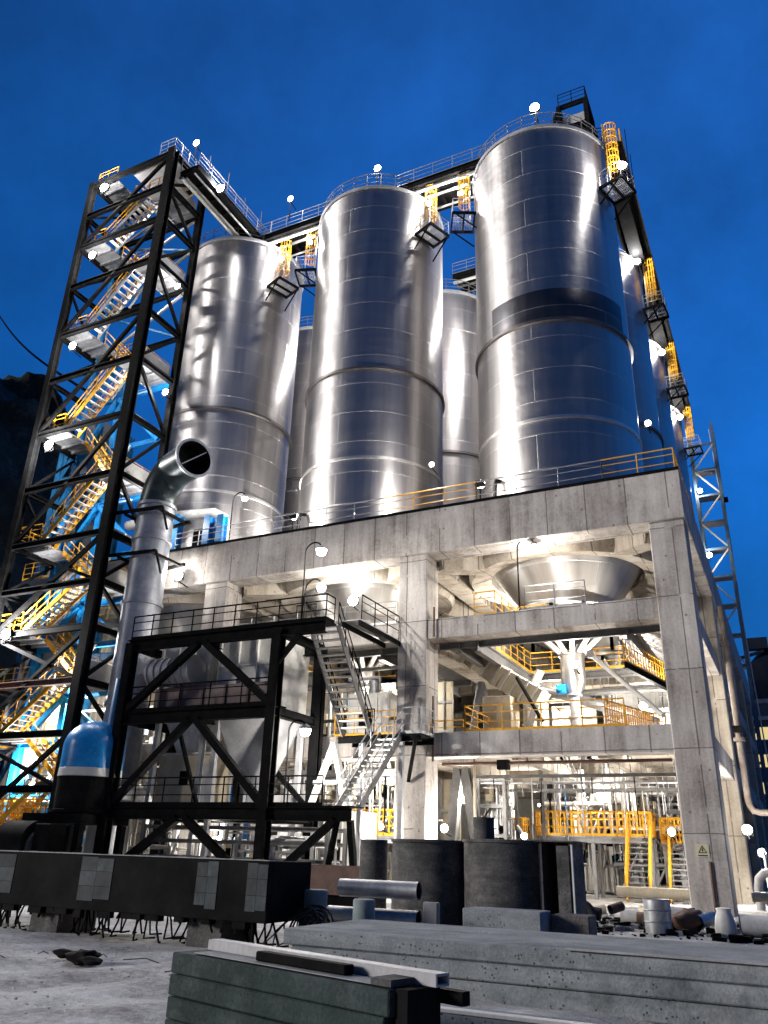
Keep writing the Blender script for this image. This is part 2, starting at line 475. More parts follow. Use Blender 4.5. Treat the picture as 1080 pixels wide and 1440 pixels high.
for a in range(3):
    for b in range(2):
        x0 = CX[a+1]+.05; x1 = min(CX[a]+.04, XR-1.11); y0 = 1.26 if b == 0 else CY[b]+.01; y1 = CY[b+1]
        holed(x0, x1, y0, y1, 16.25, 17.28, (SX[a], SY[b]), 3.95).build('deck_slab', M['conc_in'], fr)
        c = (SX[a], SY[b], 0)
        MB().lathe([(3.9, 16.2), (3.9, 15.1), (4.95, 14.9), (5.1, 15.2), (5.1, 16.2)], c, 48).build('ring_beam', M['conc_in'], fr, smooth=40)
        # corner struts from each column head to the ring
        for sx, ca in ((1, a+1), (-1, a)):
            for sy, rb in ((1, b), (-1, b+1)):
                p = V((CX[ca]+sx*.7, CY[rb]+sy*.7, 15.1)); d = V((c[0]-p.x, c[1]-p.y, 0)).normalized()
                MB().bar(p, p + d*2.6 + V((0,0,.35)), .95, 1.1).build('corner_strut', M['conc_in'], fr)
MB().box((XL, CY[2], 16.3), (XR-1.11, 49, 17.28)).build('deck_slab', M['conc_in'], fr)
# level floors inside the bays
for a in range(3):
    for b in range(2):
        x0, x1, y0, y1 = CX[a+1]+.73, CX[a]-.73, CY[b]+.75, CY[b+1]-.75
        cxs, cys = SX[a], SY[b]
        if not (a == 0):
            MB().box((x0, y0, 6.1), (x1, y1, 6.45)).build('floor_slab', M['conc_in'], fr)
        else:
            MB().box((x0, y0, 6.12), (x1, y0+3.6, 6.46)).build('floor_slab', M['conc_in'], fr)
            MB().box((x0, y0+3.6, 6.12), (x0+3.2, y1, 6.46)).build('floor_slab', M['conc_in'], fr)
            MB().box((x1-2.6, y0+3.6, 6.12), (x1, y1, 6.46)).build('floor_slab', M['conc_in'], fr)
        MB().bar((x0+3.6, y0+.1, 5.85), (x0+3.6, y1-.1, 5.85), .4, .55).build('floor_joist', M['conc_in'], fr)
        MB().bar((x1-3.0, y0+.1, 5.85), (x1-3.0, y1-.1, 5.85), .4, .55).build('floor_joist', M['conc_in'], fr)
# deck edge rail and the two level rails: steel posts, most rails pale, some yellow
for pts, m in (([(-27.6, .05, 17.3), (-14.2, .05, 17.3)], 'galv'), ([(-9.2, .05, 17.3), (-3.2, .05, 17.3)], 'galv'), ([(-14.2, .05, 17.3), (-9.2, .05, 17.3)], 'yellow'), ([(-3.2, .05, 17.3), (-.1, .05, 17.3), (-.1, 8, 17.3)], 'yellow')):
    mb = MB(); rail(mb, pts, post=1.75); mb.build('deck_railing', M[m], fr)
MB().box((XL, -.21, 17.23), (XR, -.163, 17.36)).build('edge_flashing', M['black'], fr)
p2, y2 = MB(), MB()
rail(p2, [(-7.1, .25, 11.78), (-4.4, .25, 11.78)], post=1.3); p2.build('level_railing', M['galv'], fr)
rail(y2, [(-9.5, .3, 11.78), (-8.5, .3, 11.78), (-8.5, 4.4, 11.78)], post=1.0)
rail(y2, [(-8.3, 3.2, 11.78), (-6.9, 3.2, 11.78)], post=1.0)
y2.build('level_railing', M['yellow'], fr)
y3 = MB(); rail(y3, [(-10.0, .25, 6.63), (-3.2, .25, 6.63)], post=1.6); rail(y3, [(-10.0, .25, 6.63), (-10.0, 3.5, 6.63)], post=1.3)
rail(y3, [(-11.6, .25, 6.05), (-10.05, .25, 6.05)], post=1.2)
y3.build('level_railing', M['yellow'], fr)
y4 = MB(); rail(y4, [(-23.2, .2, 11.78), (-13.4, .2, 11.78)], post=1.5); y4.build('level_railing', M['galv'], fr)
y5 = MB(); rail(y5, [(-16.5, .25, 6.63), (-13.4, .25, 6.63)], post=1.2); y5.build('level_railing', M['yellow'], fr)
# down-pipes cast on the faces: thin dark conduits
for x, za, zb in ((-11.35, 10.9, 12.3), (-11.38, 5.4, 8.2), (-.62, 0, 1.75)): MB().tube((x, -.05, za), (x, -.05, zb), .05).build('conduit', M['brown'], fr)

# warning sign on the corner column
sg = thing('warning_sign', 'small cream warning plate with black triangle on the corner column', 'warning sign', (-.83, -.02, 1.9))
MB().box((-1.05, -.035, 1.9), (-.61, -.003, 2.32)).build('plate', M['signplate'], sg)
def ring_tri(r0, r1, cz):
    mb = MB(); a = [PI/2 + 2*PI*k/3 for k in range(3)]
    o = [(-.83+r0*math.cos(t), cz+r0*math.sin(t)) for t in a]; i = [(-.83+r1*math.cos(t), cz+r1*math.sin(t)) for t in a]
    vs = [(x, y, z) for y in (-.042, -.0355) for (x, z) in o+i]
    fs = []
    for k in range(3):
        m = (k+1) % 3
        fs += [(k, m, 3+m, 3+k), (6+k, 9+k, 9+m, 6+m), (k, 6+k, 6+m, m), (3+k, 3+m, 9+m, 9+k)]
    mb.add(vs, fs); return mb
ring_tri(.175, .125, 2.115).build('triangle_mark', M['signblack'], sg)
z = MB(); z.prism([(-.825, 2.20), (-.865, 2.10), (-.83, 2.11), (-.84, 2.045), (-.79, 2.135), (-.825, 2.128), (-.805, 2.20)], (-.042, -.0355), 1); z.build('bolt_mark', M['signblack'], sg)
MB().box((-1.0, -.042, 1.93), (-.66, -.0355, 1.965)).build('line_mark', M['signblack'], sg)

# ------------------------------------------------------------------ silos
def make_silo(label, x, y, hopper):
    t = thing('silo', label, 'silo', (x, y, 17.3), 'stainless steel silos on the concrete deck')
    MB().lathe([(RS, 17.3), (RS, 22.35), (RS, 28.35), (RS, 36), (RS, 42.75)], (x, y, 0), 96).build('shell', M['steel'], t, smooth=40)
    for z, w in ((22.45, .07), (28.45, .15)):
        MB().lathe([(RS-.05, z-.12), (RS+w, z-.10), (RS+w, z+.07), (RS-.05, z+.09)], (x, y, 0), 96).build('stiffener_ring', M['ringsteel' if z > 25 else 'steel2'], t, smooth=30)
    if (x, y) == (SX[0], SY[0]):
        MB().lathe([(RS+.006, 28.56), (RS+.012, 28.57), (RS+.012, 30.5), (RS+.006, 30.52)], (x, y, 0), 60, math.radians(-124), math.radians(-14)).build('dark_band', M['darkband'], t, smooth=40)  # darker metal band over the ring, part way round the corner silo
    MB().lathe([(RS+.02, 42.6), (RS+.10, 42.62), (RS+.10, 42.85), (RS-.1, 42.95), (1.0, 43.9), (.01, 44.0)], (x, y, 0), 64).build('roof', M['grey'], t, smooth=30)
    mb = MB(); k = 28; up = V((0,0,1))
    ring = [V((x+(RS-.12)*math.cos(2*PI*i/k), y+(RS-.12)*math.sin(2*PI*i/k), 42.9)) for i in range(k)]
    rail(mb, ring + ring[:1], h=1.15, post=2, toe=False); mb.build('roof_railing', M['greyd'], t)
    if hopper:
        MB().lathe([(.85, 11.9), (2.3, 13.3), (2.34, 13.36), (3.8, 15.5), (3.82, 17.35)], (x, y, 0), 64).build('hopper', M['steel2'], t, smooth=30)
        mr = MB().lathe([(2.3, 13.2), (2.55, 13.22), (2.55, 13.4), (2.42, 13.42)], (x, y, 0), 48)
        mr.build('hopper_band', M['steel2'], t, smooth=30)
        for i in range(10):
            a = 2*PI*i/10 + .2; dx, dy = math.cos(a), math.sin(a)
            MB().bar((x+dx*2.5, y+dy*2.5, 13.2), (x+dx*2.5, y+dy*2.5, 11.7), .16, .16).build('hopper_post', M['steel2'], t)
    # small inspection plates and a bent sampling pipe low on the shell
    a = -PI/2 + (-.55); px, py = x+(RS+.02)*math.cos(a), y+(RS+.02)*math.sin(a)
    MB().path([(px, py, 19.6), (px-.05, py-.35, 19.5), (px-.1, py-.5, 19.0), (px-.12, py-.45, 18.4)], .10, 10).build('sampling_pipe', M['dark'], t, smooth=50)
    return t
silo_list = [
 (0, 0, 'big front silo standing nearest the corner column, furthest right'), (1, 0, 'middle front silo between two others, above the tall central column'),
 (2, 0, 'front silo beside the stair tower, with blue framed opening at its foot'), (0, 1, 'silo in the second row, a dark sliver behind the furthest right silo'),
 (1, 1, 'rear silo seen in the gap between middle and right front silos'), (2, 1, 'rear silo seen in the narrow gap between left and middle front silos'),
 (0, 2, 'third-row silo almost hidden behind the right-hand silos'), (0, 3, 'fourth-row silo, hindmost of the right-hand row')]
for a, b, lab in silo_list: make_silo(lab, SX[a], SY[b], b < 2)

# caged ladders with hung landings on the silo sides
def make_ladder(x, y, ang, label, z0=38.6, z1=44.1, off=0.0):
    """ang: direction from the silo axis to the ladder"""
    t = thing('caged_ladder', label, 'ladder', (0,0,0), 'caged ladders with hung landings on the silos')
    # built in local frame: silo axis at (-RS,0), wall at x=0, ladder at x = .25
    yl, dk = MB(), MB()
    for s in (-.22, .22): yl.tube((.3, s, z0), (.3, s, z1), .03)
    k = int((z1-z0)/.3)
    for i in range(k): yl.tube((.3, -.22, z0+.15+i*.3), (.3, .22, z0+.15+i*.3), .016, n=5)
    yl.build('ladder', M['galv'], t)
    cg = MB(); hoops = [z0+1.3+i*.55 for i in range(int((z1-z0-1.3)/.55)+1)]
    arc = [(.3+.36+.38*math.cos(a), .38*math.sin(a)) for a in [(-140+28*q)*PI/180 for q in range(11)]]
    for h in hoops: cg.path([(px, py, h) for px, py in arc], .04, 5)
    for q in range(0, 11): cg.tube((arc[q][0], arc[q][1], hoops[0]), (arc[q][0], arc[q][1], hoops[-1]), .028, n=5)
    cg.build('cage', M['yellow'], t)
    W = .85
    for a, b in (((0, -W), (1.5, -W)), ((0, W), (1.5, W)), ((1.5, -W), (1.5, W)), ((.08, -W), (.08, W)), ((.75, -W), (.75, W))):
        dk.bar((a[0], a[1], z0-.1), (b[0], b[1], z0-.1), .09, .2)
    for s in (-W, W): dk.bar((0, s, z0-1.3), (1.3, s, z0-.16), .07, .07)
    dk.build('landing_frame', M['black'], t)
    gp = MB()
    for i in range(14): gp.bar((.1+i*.105, -W+.05, z0-.03), (.1+i*.105, W-.05, z0-.03), .03, .04)
    for i in range(4): gp.bar((.1, -W+.2+i*.43, z0-.035), (1.48, -W+.2+i*.43, z0-.035), .02, .03)
    gp.build('grating', M['galv'], t)
    rl = MB(); rail(rl, [(.1, -W, z0), (1.47, -W, z0), (1.47, W, z0), (.1, W, z0)], post=.75, r=.018, toe=False); rl.build('landing_railing', M['galv'], t)
    t.location = (x + RS*math.cos(ang), y + RS*math.sin(ang), 0); t.rotation_euler = (0, 0, ang)
    return t
LD = [(0, 0, -18, 'caged ladder at top right of the corner silo, over its dark landing', 38.6),
      (0, 0, 205, 'caged ladder on the left side of the corner silo, facing the middle silo', 39.3),
      (1, 0, -22, 'caged ladder hung on the right shoulder of the middle front silo', 39.3),
      (1, 0, 200, 'caged ladder on the left shoulder of the middle front silo', 39.2),
      (2, 0, -20, 'caged ladder on the right shoulder of the silo by the stair tower', 39.0),
      (0, 1, -4, 'yellow caged ladder on the second-row silo, right-hand skyline', 38.6),
      (0, 2, -4, 'yellow caged ladder on the third-row silo, halfway down the right-hand skyline', 38.6),
      (0, 3, -4, 'yellow caged ladder on the fourth-row silo, lowest on the right-hand skyline', 38.6)]
for a, b, d, lab, z0 in LD: make_ladder(SX[a], SY[b], math.radians(d), lab, z0)

# walkways between the silo roofs
def walkway(name, label, p, q, w, z, truss=True, mat='dark', r2='galv'):
    t = thing(name, label, 'walkway', ((p[0]+q[0])/2, (p[1]+q[1])/2, z), 'steel walkways along the silo tops')
    p, q = V((p[0], p[1], z)), V((q[0], q[1], z)); d = (q-p).normalized(); s = V((-d.y, d.x, 0)); up = V((0,0,1)); L = (q-p).length
    for k in (-1, 1): MB().ibeam(p+s*k*w/2, q+s*k*w/2, .22, .5).build('girder', M['black'], t)
    dk = MB().bar(p+up*.28, q+up*.28, w, .05); 
    for i in range(int(L/1.4)+1):
        c = p + d*min(L-.05, max(.05, i*1.4)); dk.bar(c-s*(w/2-.1), c+s*(w/2-.1), .12, .2)
    dk.build('deck', M[mat], t)
    for k, (o, zz) in enumerate(((-.5, -.42), (.2, -.5), (.55, -.38))): MB().tube(p+s*w*o*.7+up*zz, q+s*w*o*.7+up*zz, .07+.03*k, n=10).build('pipe', M[('galv', 'greyd', 'white')[k]], t)
    for i in range(4):
        c = p.lerp(q, (i+.5)/4)-s*w*.5; MB().tube(c+up*.3, c+up*(2.0+.5*(i % 2)), .03, n=6).build('rod', M['greyd'], t)
    rl = MB()
    for k in (-1, 1): rail(rl, [p+s*k*w/2+up*.3, q+s*k*w/2+up*.3], post=1.3)
    rl.build('railing', M[r2], t)
    return t
walkway('roof_walkway', 'walkway from the corner silo roof across to the middle silo roof', (-9.0, 5.2), (-16.0, 5.2), 2.6, 43.3)
walkway('roof_walkway', 'walkway from the middle silo roof across to the silo by the stair tower', (-20.8, 5.2), (-27.6, 5.2), 2.4, 43.3)
walkway('roof_walkway', 'sloping-looking bridge from the stair tower top to the nearest silo roof', (-28.0, -3.2), (-28.0, 5.0), 1.5, 43.6)
walkway('roof_walkway', 'rear walkway seen through the gap between middle and corner silos', (-9.0, 16.2), (-16.2, 16.2), 2.0, 44.6)
walkway('roof_walkway', 'rear roof walkway behind the middle and left silos', (-20.8, 16.2), (-28, 16.2), 2.0, 44.6)
yl = MB(); rr = [(SX[1]+4.5*math.cos(a), SY[1]+4.5*math.sin(a), 42.9) for a in [(-60+15*i)*PI/180 for i in range(7)]]

# head frame on the corner silo
hf = thing('head_frame', 'black steel head frame standing on the roof of the corner silo', 'steel frame', (-4.2, 7.2, 43))
x0, x1, ya, yb = -5.0, -3.2, 6.2, 9.4
for xx in (x0, x1):
    for yy in (ya, yb): MB().bar((xx, yy, 43.2), (xx, yy, 48.3), .28, .28).build('post', M['black'], hf)
for zz in (46.2, 48.2):
    for a, b in (((x0, ya), (x1, ya)), ((x0, yb), (x1, yb)), ((x0, ya), (x0, yb)), ((x1, ya), (x1, yb))):
        MB().ibeam((*a, zz), (*b, zz), .2, .3).build('girt', M['black'], hf)
MB().bar((x0-1.9, ya, 43.2), (x0, ya, 48.1), .2, .2).build('brace', M['black'], hf)
MB().bar((x1, ya, 46.2), (x1, yb, 48.2), .16, .16).build('brace', M['black'], hf)
MB().box((x0, ya, 46.36), (x1, yb, 46.42)).build('deck', M['dark'], hf)
MB().box((x0+.15, ya+.3, 46.43), (x1-.15, yb-.3, 47.6)).build('drive_casing', M['grey'], hf, bevel=.05)
mb = MB(); rail(mb, [(x0, ya, 48.36), (x1, ya, 48.36), (x1, yb, 48.36)], post=1); mb.build('railing', M['black'], hf); mb = MB(); rail(mb, [(x0-2.6, ya-1.3, 43.6), (x0-.4, ya-1.5, 43.5), (x1+1, ya-.5, 43.5)], post=.7)
mb.build('railing', M['black'], hf)
# inclined gallery running back from it along the right-hand silo tops
gl = thing('roof_gallery', 'cluttered steel gallery on the right edge of the silo tops', 'walkway', (-2.6, 20, 43))
MB().ibeam((-2.9, 6.5, 43.6), (-2.9, 44, 43.6), .25, .5).build('girder', M['black'], gl)
MB().ibeam((-1.4, 6.5, 43.6), (-1.4, 44, 43.6), .25, .5).build('girder', M['black'], gl)
MB().box((-2.9, 6.5, 43.87), (-1.4, 44, 43.93)).build('deck', M['dark'], gl)
MB().box((-2.6, 8, 43.0), (-1.7, 43, 43.3)).build('cable_tray', M['dark'], gl)
mb = MB(); rail(mb, [(-2.95, 9, 43.93), (-2.95, 44, 43.93)], post=1.4); mb.build('railing', M['galv'], gl)
mb = MB(); rail(mb, [(-1.35, 6.6, 43.93), (-1.35, 44, 43.93)], post=1.0, r=.05); mb.build('railing', M['yellow'], gl)
# thin antennas / rebar-like rods
mb = MB()
for i in range(7): mb.tube((-1.6+.22*(i % 3), 7+i*.6, 43.6), (-1.6+.22*(i % 3), 7+i*.6, 45.6+.5*(i % 4)), .025, n=5)
mb.build('rod', M['black'], gl)

# foot of the left silo: blue posts and bent white pipe
vp = thing('vent_pipe', 'white bent pipe carried on blue posts at the foot of the left silo', 'pipe', (-27.5, 2, 17.3))
MB().path([(-33.2, 1.7, 20.4), (-29.2, 1.35, 20.3), (-26.2, 1.5, 20.1), (-25.55, 1.6, 19.7), (-25.4, 1.6, 19.0), (-25.4, 1.6, 17.4)], .3, 14).build('pipe', M['white'], vp, smooth=60)
for xx, zz in ((-28.35, 20.0), (-26.0, 19.6), (-25.05, 19.5)):
    MB().ibeam((xx, .9, 17.35), (xx, .9, zz), .45, .5).build('post', M['cyan'], vp)
MB().box((-28.1, 2.05, 17.35), (-25.9, 2.25, 19.5)).build('dark_hatch', M['dark'], vp)

# ------------------------------------------------------------------ stair tower
TX0, TX1, TY0, TY1 = -36.4, -29.1, -3.8, -.45
tw = thing('stair_tower', 'tall black braced stair tower with yellow railed zigzag stairs inside', 'stair tower', (-32.7, -2, 0))
TZ = [1.4, 4.1, 6.7, 9.3, 12.1, 14.6, 17.4, 21.0, 24.8, 28.7, 32.2, 36.1, 39.5, 42.3, 45.2]
MB().ibeam((TX1, TY0, 0), (TX1, TY0, 45.5), .54, .54, .06).bar((TX1, TY0-.16, 0), (TX1, TY0-.16, 45.5), .44, .2).build('post', M['black'], tw)
MB().ibeam((TX0, TY0, 0), (TX0, TY0, 45.4), .42, .42, .05).build('post', M['black'], tw)
MB().ibeam((TX1, TY1, 0), (TX1, TY1, 45.4), .40, .40, .05).build('post', M['black'], tw)
MB().ibeam((TX0, TY1, 0), (TX0, TY1, 45.2), .42, .42, .05).build('post', M['cyan'], tw)
MB().ibeam(((TX0+TX1)/2-1, TY1+.3, 0), ((TX0+TX1)/2-1, TY1+.3, 30), .4, .4, .05).build('post', M['cyan'], tw)
for k, z in enumerate(TZ):
    MB().ibeam((TX0, TY0, z), (TX1, TY0, z), .26, .34).build('girt', M['brown'] if k in (3,) else M['black'], tw)
    MB().ibeam((TX1, TY0, z), (TX1, TY1, z), .26, .34).build('girt', M['black'], tw)
    MB().ibeam((TX0, TY1, z), (TX1, TY1, z), .22, .3).build('girt', M['cyan'] if k < 10 else M['black'], tw)
    MB().ibeam((TX0, TY0, z), (TX0, TY1, z), .22, .3).build('girt', M['black'], tw)
def br(p, q, w, m, nm='brace'): MB().bar(p, q, w, w).build(nm, M[m], tw)
for k in range(len(TZ)-1):
    a, b = TZ[k], TZ[k+1]
    if k in (0, 2, 4, 6, 8, 10, 12):        # front face: long raking braces right-high to left-low over two storeys
        if k+2 < len(TZ): br((TX0, TY0, a), (TX1, TY0, TZ[k+2]), .2, 'black')
    if k in (1, 3, 5): br((TX0, TY0+.05, TZ[k+1]), (TX1, TY0+.05, a), .18, 'black')
    s = k % 2
    br((TX1, TY0 if s else TY1, a), (TX1, TY1 if s else TY0, b), .18, 'black')
    if k < 10:
        br((TX0, TY1, a), ((TX0+TX1)/2-1, TY1, b), .24, 'cyan'); br((TX1-.6, TY1, a), ((TX0+TX1)/2-1, TY1, b), .24, 'cyan')
    else: br((TX0, TY1, a), (TX1, TY1, b), .14, 'galv'); br((TX1, TY1+.1, a), (TX0, TY1+.1, b), .12, 'blue')
    br((TX0-.05, TY0 if s else TY1, a), (TX0-.05, TY1 if s else TY0, b), .14, 'black')
    if k % 2: br((TX0+2.2, TY1-.1, a), (TX0+4.6, TY1-.1, b), .1, 'white')
# landings and flights: half landings alternate sides at every girt
LW = 1.9
for k, z in enumerate(TZ):
    left = k % 2 == 0
    xa, xb = (TX0+.1, TX0+LW) if left else (TX1-LW-.1, TX1-.35)
    mb = MB().box((xa, TY0+.2, z+.16), (xb, TY1-.1, z+.24))
    for yy in (TY0+1.0, TY0+1.9, TY0+2.7): mb.bar((xa, yy, z+.08), (xb, yy, z+.08), .1, .16)
    mb.build('landing', M['galv'], tw)
    mb = MB()
    if left: rail(mb, [(xb, TY0+.25, z+.24), (xa, TY0+.25, z+.24), (xa, TY1-.2, z+.24)], post=.9)
    else: rail(mb, [(xa, TY0+.25, z+.24), (xb, TY0+.25, z+.24), (xb, TY1-.2, z+.24)], post=.9)
    mb.build('landing_railing', M['yellow'], tw)
    if k+1 < len(TZ):
        y = TY0+.85 if left else TY1-.75
        pa = (TX0+LW, y, z+.2) if left else (TX1-LW-.1, y, z+.2)
        pb = (TX1-LW-.1, y, TZ[k+1]+.2) if left else (TX0+LW, y, TZ[k+1]+.2)
        fl = tw
        if not left: MB().bar(V(pa)-V((0, 0, .17)), V(pb)-V((0, 0, .17)), 1.0, .03).build('soffit_plate', M['white'], tw)
        stair(fl, pa, pb, 1.05, (0, 1, 0), M['yellow'] if k < 9 else M['galv'], M['white'], M['yellow'], n=11, rr=.034)
# top guard rail and plate roof of the topmost deck
mb = MB().box((TX0+3.2, TY0+.1, 45.45), (TX1+.1, TY1+.2, 45.52)); mb.build('top_deck', M['grey'], tw)
mb = MB(); rail(mb, [(TX0+6, TY0, 45.52), (TX1, TY0, 45.52), (TX1, TY1+.3, 45.52), (TX0+5, TY1+.3, 45.52)], post=.8); mb.build('top_railing', M['galv'], tw)
# pale side panels beside the flights (seen as white strips from below)
for k in range(2, 14):
    z = TZ[k]
    MB().box((TX1-.34, TY0+.5, z+.24), (TX1-.30, TY1-.3, z+1.2 if k % 2 else z+.5)).build('kick_plate', M['white'], tw)

# blue bucket-elevator frame behind the tower
bt = thing('hoist_structure', 'bright blue braced steel frame standing behind the black stair tower', 'steel frame', (-37, 4, 0))
bx0, bx1, by0, by1 = -40.2, -37.2, 1.5, 4.5
for xx in (bx0, bx1):
    for yy in (by0, by1): MB().ibeam((xx, yy, 0), (xx, yy, 29), .4, .4).build('post', M['blue'], bt)
for k in range(10):
    z = 1.5+k*2.9
    for (a, b) in (((bx0, by0), (bx1, by0)), ((bx1, by0), (bx1, by1)), ((bx0, by0), (bx0, by1))):
        MB().ibeam((*a, z), (*b, z), .22, .3).build('girt', M['blue'], bt)
    if k < 9:
        MB().bar((bx0, by0, z), ((bx0+bx1)/2, by0, z+2.9), .18).build('brace', M['blue'], bt)
        MB().bar((bx1, by0, z), ((bx0+bx1)/2, by0, z+2.9), .18).build('brace', M['blue'], bt)
MB().box((bx0+.7, by0+.7, 0), (bx1-.7, by1-.7, 29.5)).build('elevator_casing', M['galv'], bt, bevel=.04)

# yellow platforms low behind the tower
lp = thing('yellow_platform', 'yellow railed steel platforms and stairs low behind the stair tower', 'platform', (-36, 2, 0))
for i, (z, xa, xb) in enumerate(((3.2, -41, -31), (6.6, -41, -32), (10.2, -40.5, -31), (13.6, -40, -32), (17, -40, -33))):
    MB().box((xa, .2, z), (xb, 1.4, z+.08)).build('deck', M['galv'], lp)
    mb = MB(); rail(mb, [(xa, .2, z+.08), (xb, .2, z+.08)], post=.8); mb.build('railing', M['yellow'], lp)
    if i: stair(lp, (-37.2, .75, (0, 3.2, 6.6, 10.2, 13.6)[i]), (-34.2, .75, z), 1.0, (0, 1, 0), M['yellow'], M['yellow'], M['yellow'], n=10)
    for xx in (xa+.3, (xa+xb)/2, xb-.3): MB().bar((xx, 1.3, 0 if i == 0 else (3.2, 3.2, 6.6, 10.2, 13.6)[i]), (xx, 1.3, z), .2).build('post', M['white'], lp)

# ------------------------------------------------------------------ exhaust stack
es = thing('exhaust_stack', 'tall grey exhaust stack with dark elbow opening towards the viewer', 'exhaust stack', (-27.3, -2.0, 0))
sx, sy, R = -27.15, -2.3, 1.0
MB().lathe([(R, .2), (R, 7), (R, 13), (R, 19.1)], (sx, sy, 0), 40).build('pipe', M['stack'], es, smooth=40)
for z in (8.2, 13.4, 17.0, 19.0): MB().lathe([(R-.02, z-.1), (R+.09, z-.09), (R+.09, z+.09), (R-.02, z+.1)], (sx, sy, 0), 40).build('flange', M['stack'], es, smooth=30)
el, er = [], []
d = V((.93, -.37, 0))
for i in range(9):
    t = i/8*PI/2; el.append(V((sx, sy, 19.1)) + d*(1.75*(1-math.cos(t))) + V((0, 0, 1.75*math.sin(t))))
e2 = el[-1] + d*1.9
MB().path(el + [e2], R, 36, caps=False).build('elbow', M['teal'], es, smooth=50)
mo = MB(); dn = d; sd = V((-d.y, d.x, 0)); up = V((0,0,1))
def disc_ring(mb, c, r0, r1, n=36):
    vs = []
    for r in (r0, r1):
        for k in range(n): t = 2*PI*k/n; vs.append(c + sd*math.cos(t)*r + up*math.sin(t)*r)
    mb.add(vs, [(k, (k+1) % n, n+(k+1) % n, n+k) for k in range(n)])
mo.path([e2-dn*.06, e2+dn*.06], [R+.1, R+.1], 36, caps=False); disc_ring(mo, e2+dn*.06, R+.1, R-.04); disc_ring(mo, e2-dn*.06, R+.1, R-.04)
mo.build('mouth_flange', M['galv'], es, smooth=30)
inn = MB().path([e2-dn*1.1, e2+dn*.05], [R-.05, R-.05], 36, caps=False); c = e2-dn*1.0
inn.add([c + sd*math.cos(2*PI*k/36)*(R-.05) + up*math.sin(2*PI*k/36)*(R-.05) for k in range(36)], [tuple(range(36))]); inn.build('dark_inside', M['dark'], es, smooth=40)
MB().bar(e2 + (sd*.64+up*.56)*(-R+.06)*1.1 + up*0, e2 - (sd*.64+up*.56)*(-R+.06)*1.1, .05, .05).build('cross_bar', M['galv'], es)
for z in (15.9, 18.4):   # guide brackets reaching to the tower
    b = MB()
    b.bar((TX1, TY0+.2, z+.1), (sx+R+.5, sy-R-.15, z), .16); b.bar((TX1, TY1, z+.1), (sx+R+.5, sy+R+.15, z), .16)
    b.bar((sx+R+.15, sy-R-.15, z), (sx+R+.15, sy+R+.15, z), .14); b.bar((sx-R-.15, sy-R-.15, z), (sx-R-.15, sy+R+.15, z), .14)
    b.bar((sx+R+.5, sy-R-.15, z), (sx+R+.15, sy-.2, z-.9), .1)
    b.build('guide_bracket', M['black'], es)

# blue domed vessel
bd = thing('domed_vessel', 'grey steel vessel with a bright blue domed top beside the black frame', 'vessel', (-26.25, -5, 0))
dx, dy, rd = -26.1, -5, 1.36
MB().lathe([(rd-.03, 3.0), (rd-.01, 4.45)], (dx, dy, 0), 40).build('body', M['dark'], bd, smooth=40)
MB().lathe([(rd, 4.45), (rd+.03, 4.47), (rd+.01, 4.8), (rd, 4.81)], (dx, dy, 0), 40).build('band', M['white'], bd, smooth=40)
MB().lathe([(rd, 4.81)] + [(rd*math.cos(a), 5.75+1.2*math.sin(a)) for a in [k*PI/2/12 for k in range(13)]][:-1] + [(.02, 6.95)], (dx, dy, 0), 40).build('dome', M['cyan'], bd, smooth=60)
MB().path([(dx+.75, dy+.2, 6.2), (dx+.75, dy+.2, 7.2), (dx+.78, dy+.25, 8.9)], .27, 14).build('outlet_pipe', M['blue'], bd, smooth=40)
MB().lathe([(rd-.04, 2.93), (rd+.12, 2.94), (rd+.12, 3.06), (rd-.03, 3.08)], (dx, dy, 0), 40).build('base_flange', M['dark'], bd, smooth=30)
MB().box((-28.4, -6.3, 2.5), (-24.9, -3.4, 2.9)).build('support_deck', M['black'], bd)
for xx in (-28.2, -25.1):
    for yy in (-6.1, -3.6): MB().bar((xx, yy, 0), (xx, yy, 2.49), .3).build('leg', M['black'], bd)
fan = thing('fan_housing', 'big round dark fan housing under the blue domed vessel', 'fan', (-26.9, -6.9, 0))
MB().tube((-27.9, -7.2, 1.55), (-26.5, -7.0, 1.55), 1.0, n=40).build('scroll', M['dark'], fan, smooth=40)
MB().tube((-26.49, -7.0, 1.55), (-26.3, -6.98, 1.55), .62, n=28).build('inlet_ring', M['ductdark'], fan, smooth=40)
MB().box((-26.2, -7.5, .5), (-25.3, -6.6, 2.45)).build('motor', M['black'], fan, bevel=.05)
MB().box((-28.2, -7.8, 0), (-25.0, -6.2, .5)).build('plinth', M['dark'], fan)

# pale elevator house behind the tower foot
eh = thing('elevator_house', 'pale cream clad lower building behind the stair tower foot', 'building', (-42, 10, 0))
MB().box((-47, 7.2, 0), (-37.0, 14, 17.2)).build('wall', M['beige'], eh)
MB().box((-47.2, 7.0, 17.203), (-36.9, 14.2, 17.6)).build('roof', M['white'], eh)
mb = MB()
for i in range(20): mb.box((-46.9+i*.5, 7.13, .1), (-46.78+i*.5, 7.197, 17.1))
mb.build('rib', M['white'], eh)
for xx, zz in ((-44.5, 2.2), (-41.5, 6.0), (-44, 10.5)): MB().box((xx, 7.08, zz), (xx+1.8, 7.127, zz+1.5)).build('opening', M['dark'], eh)

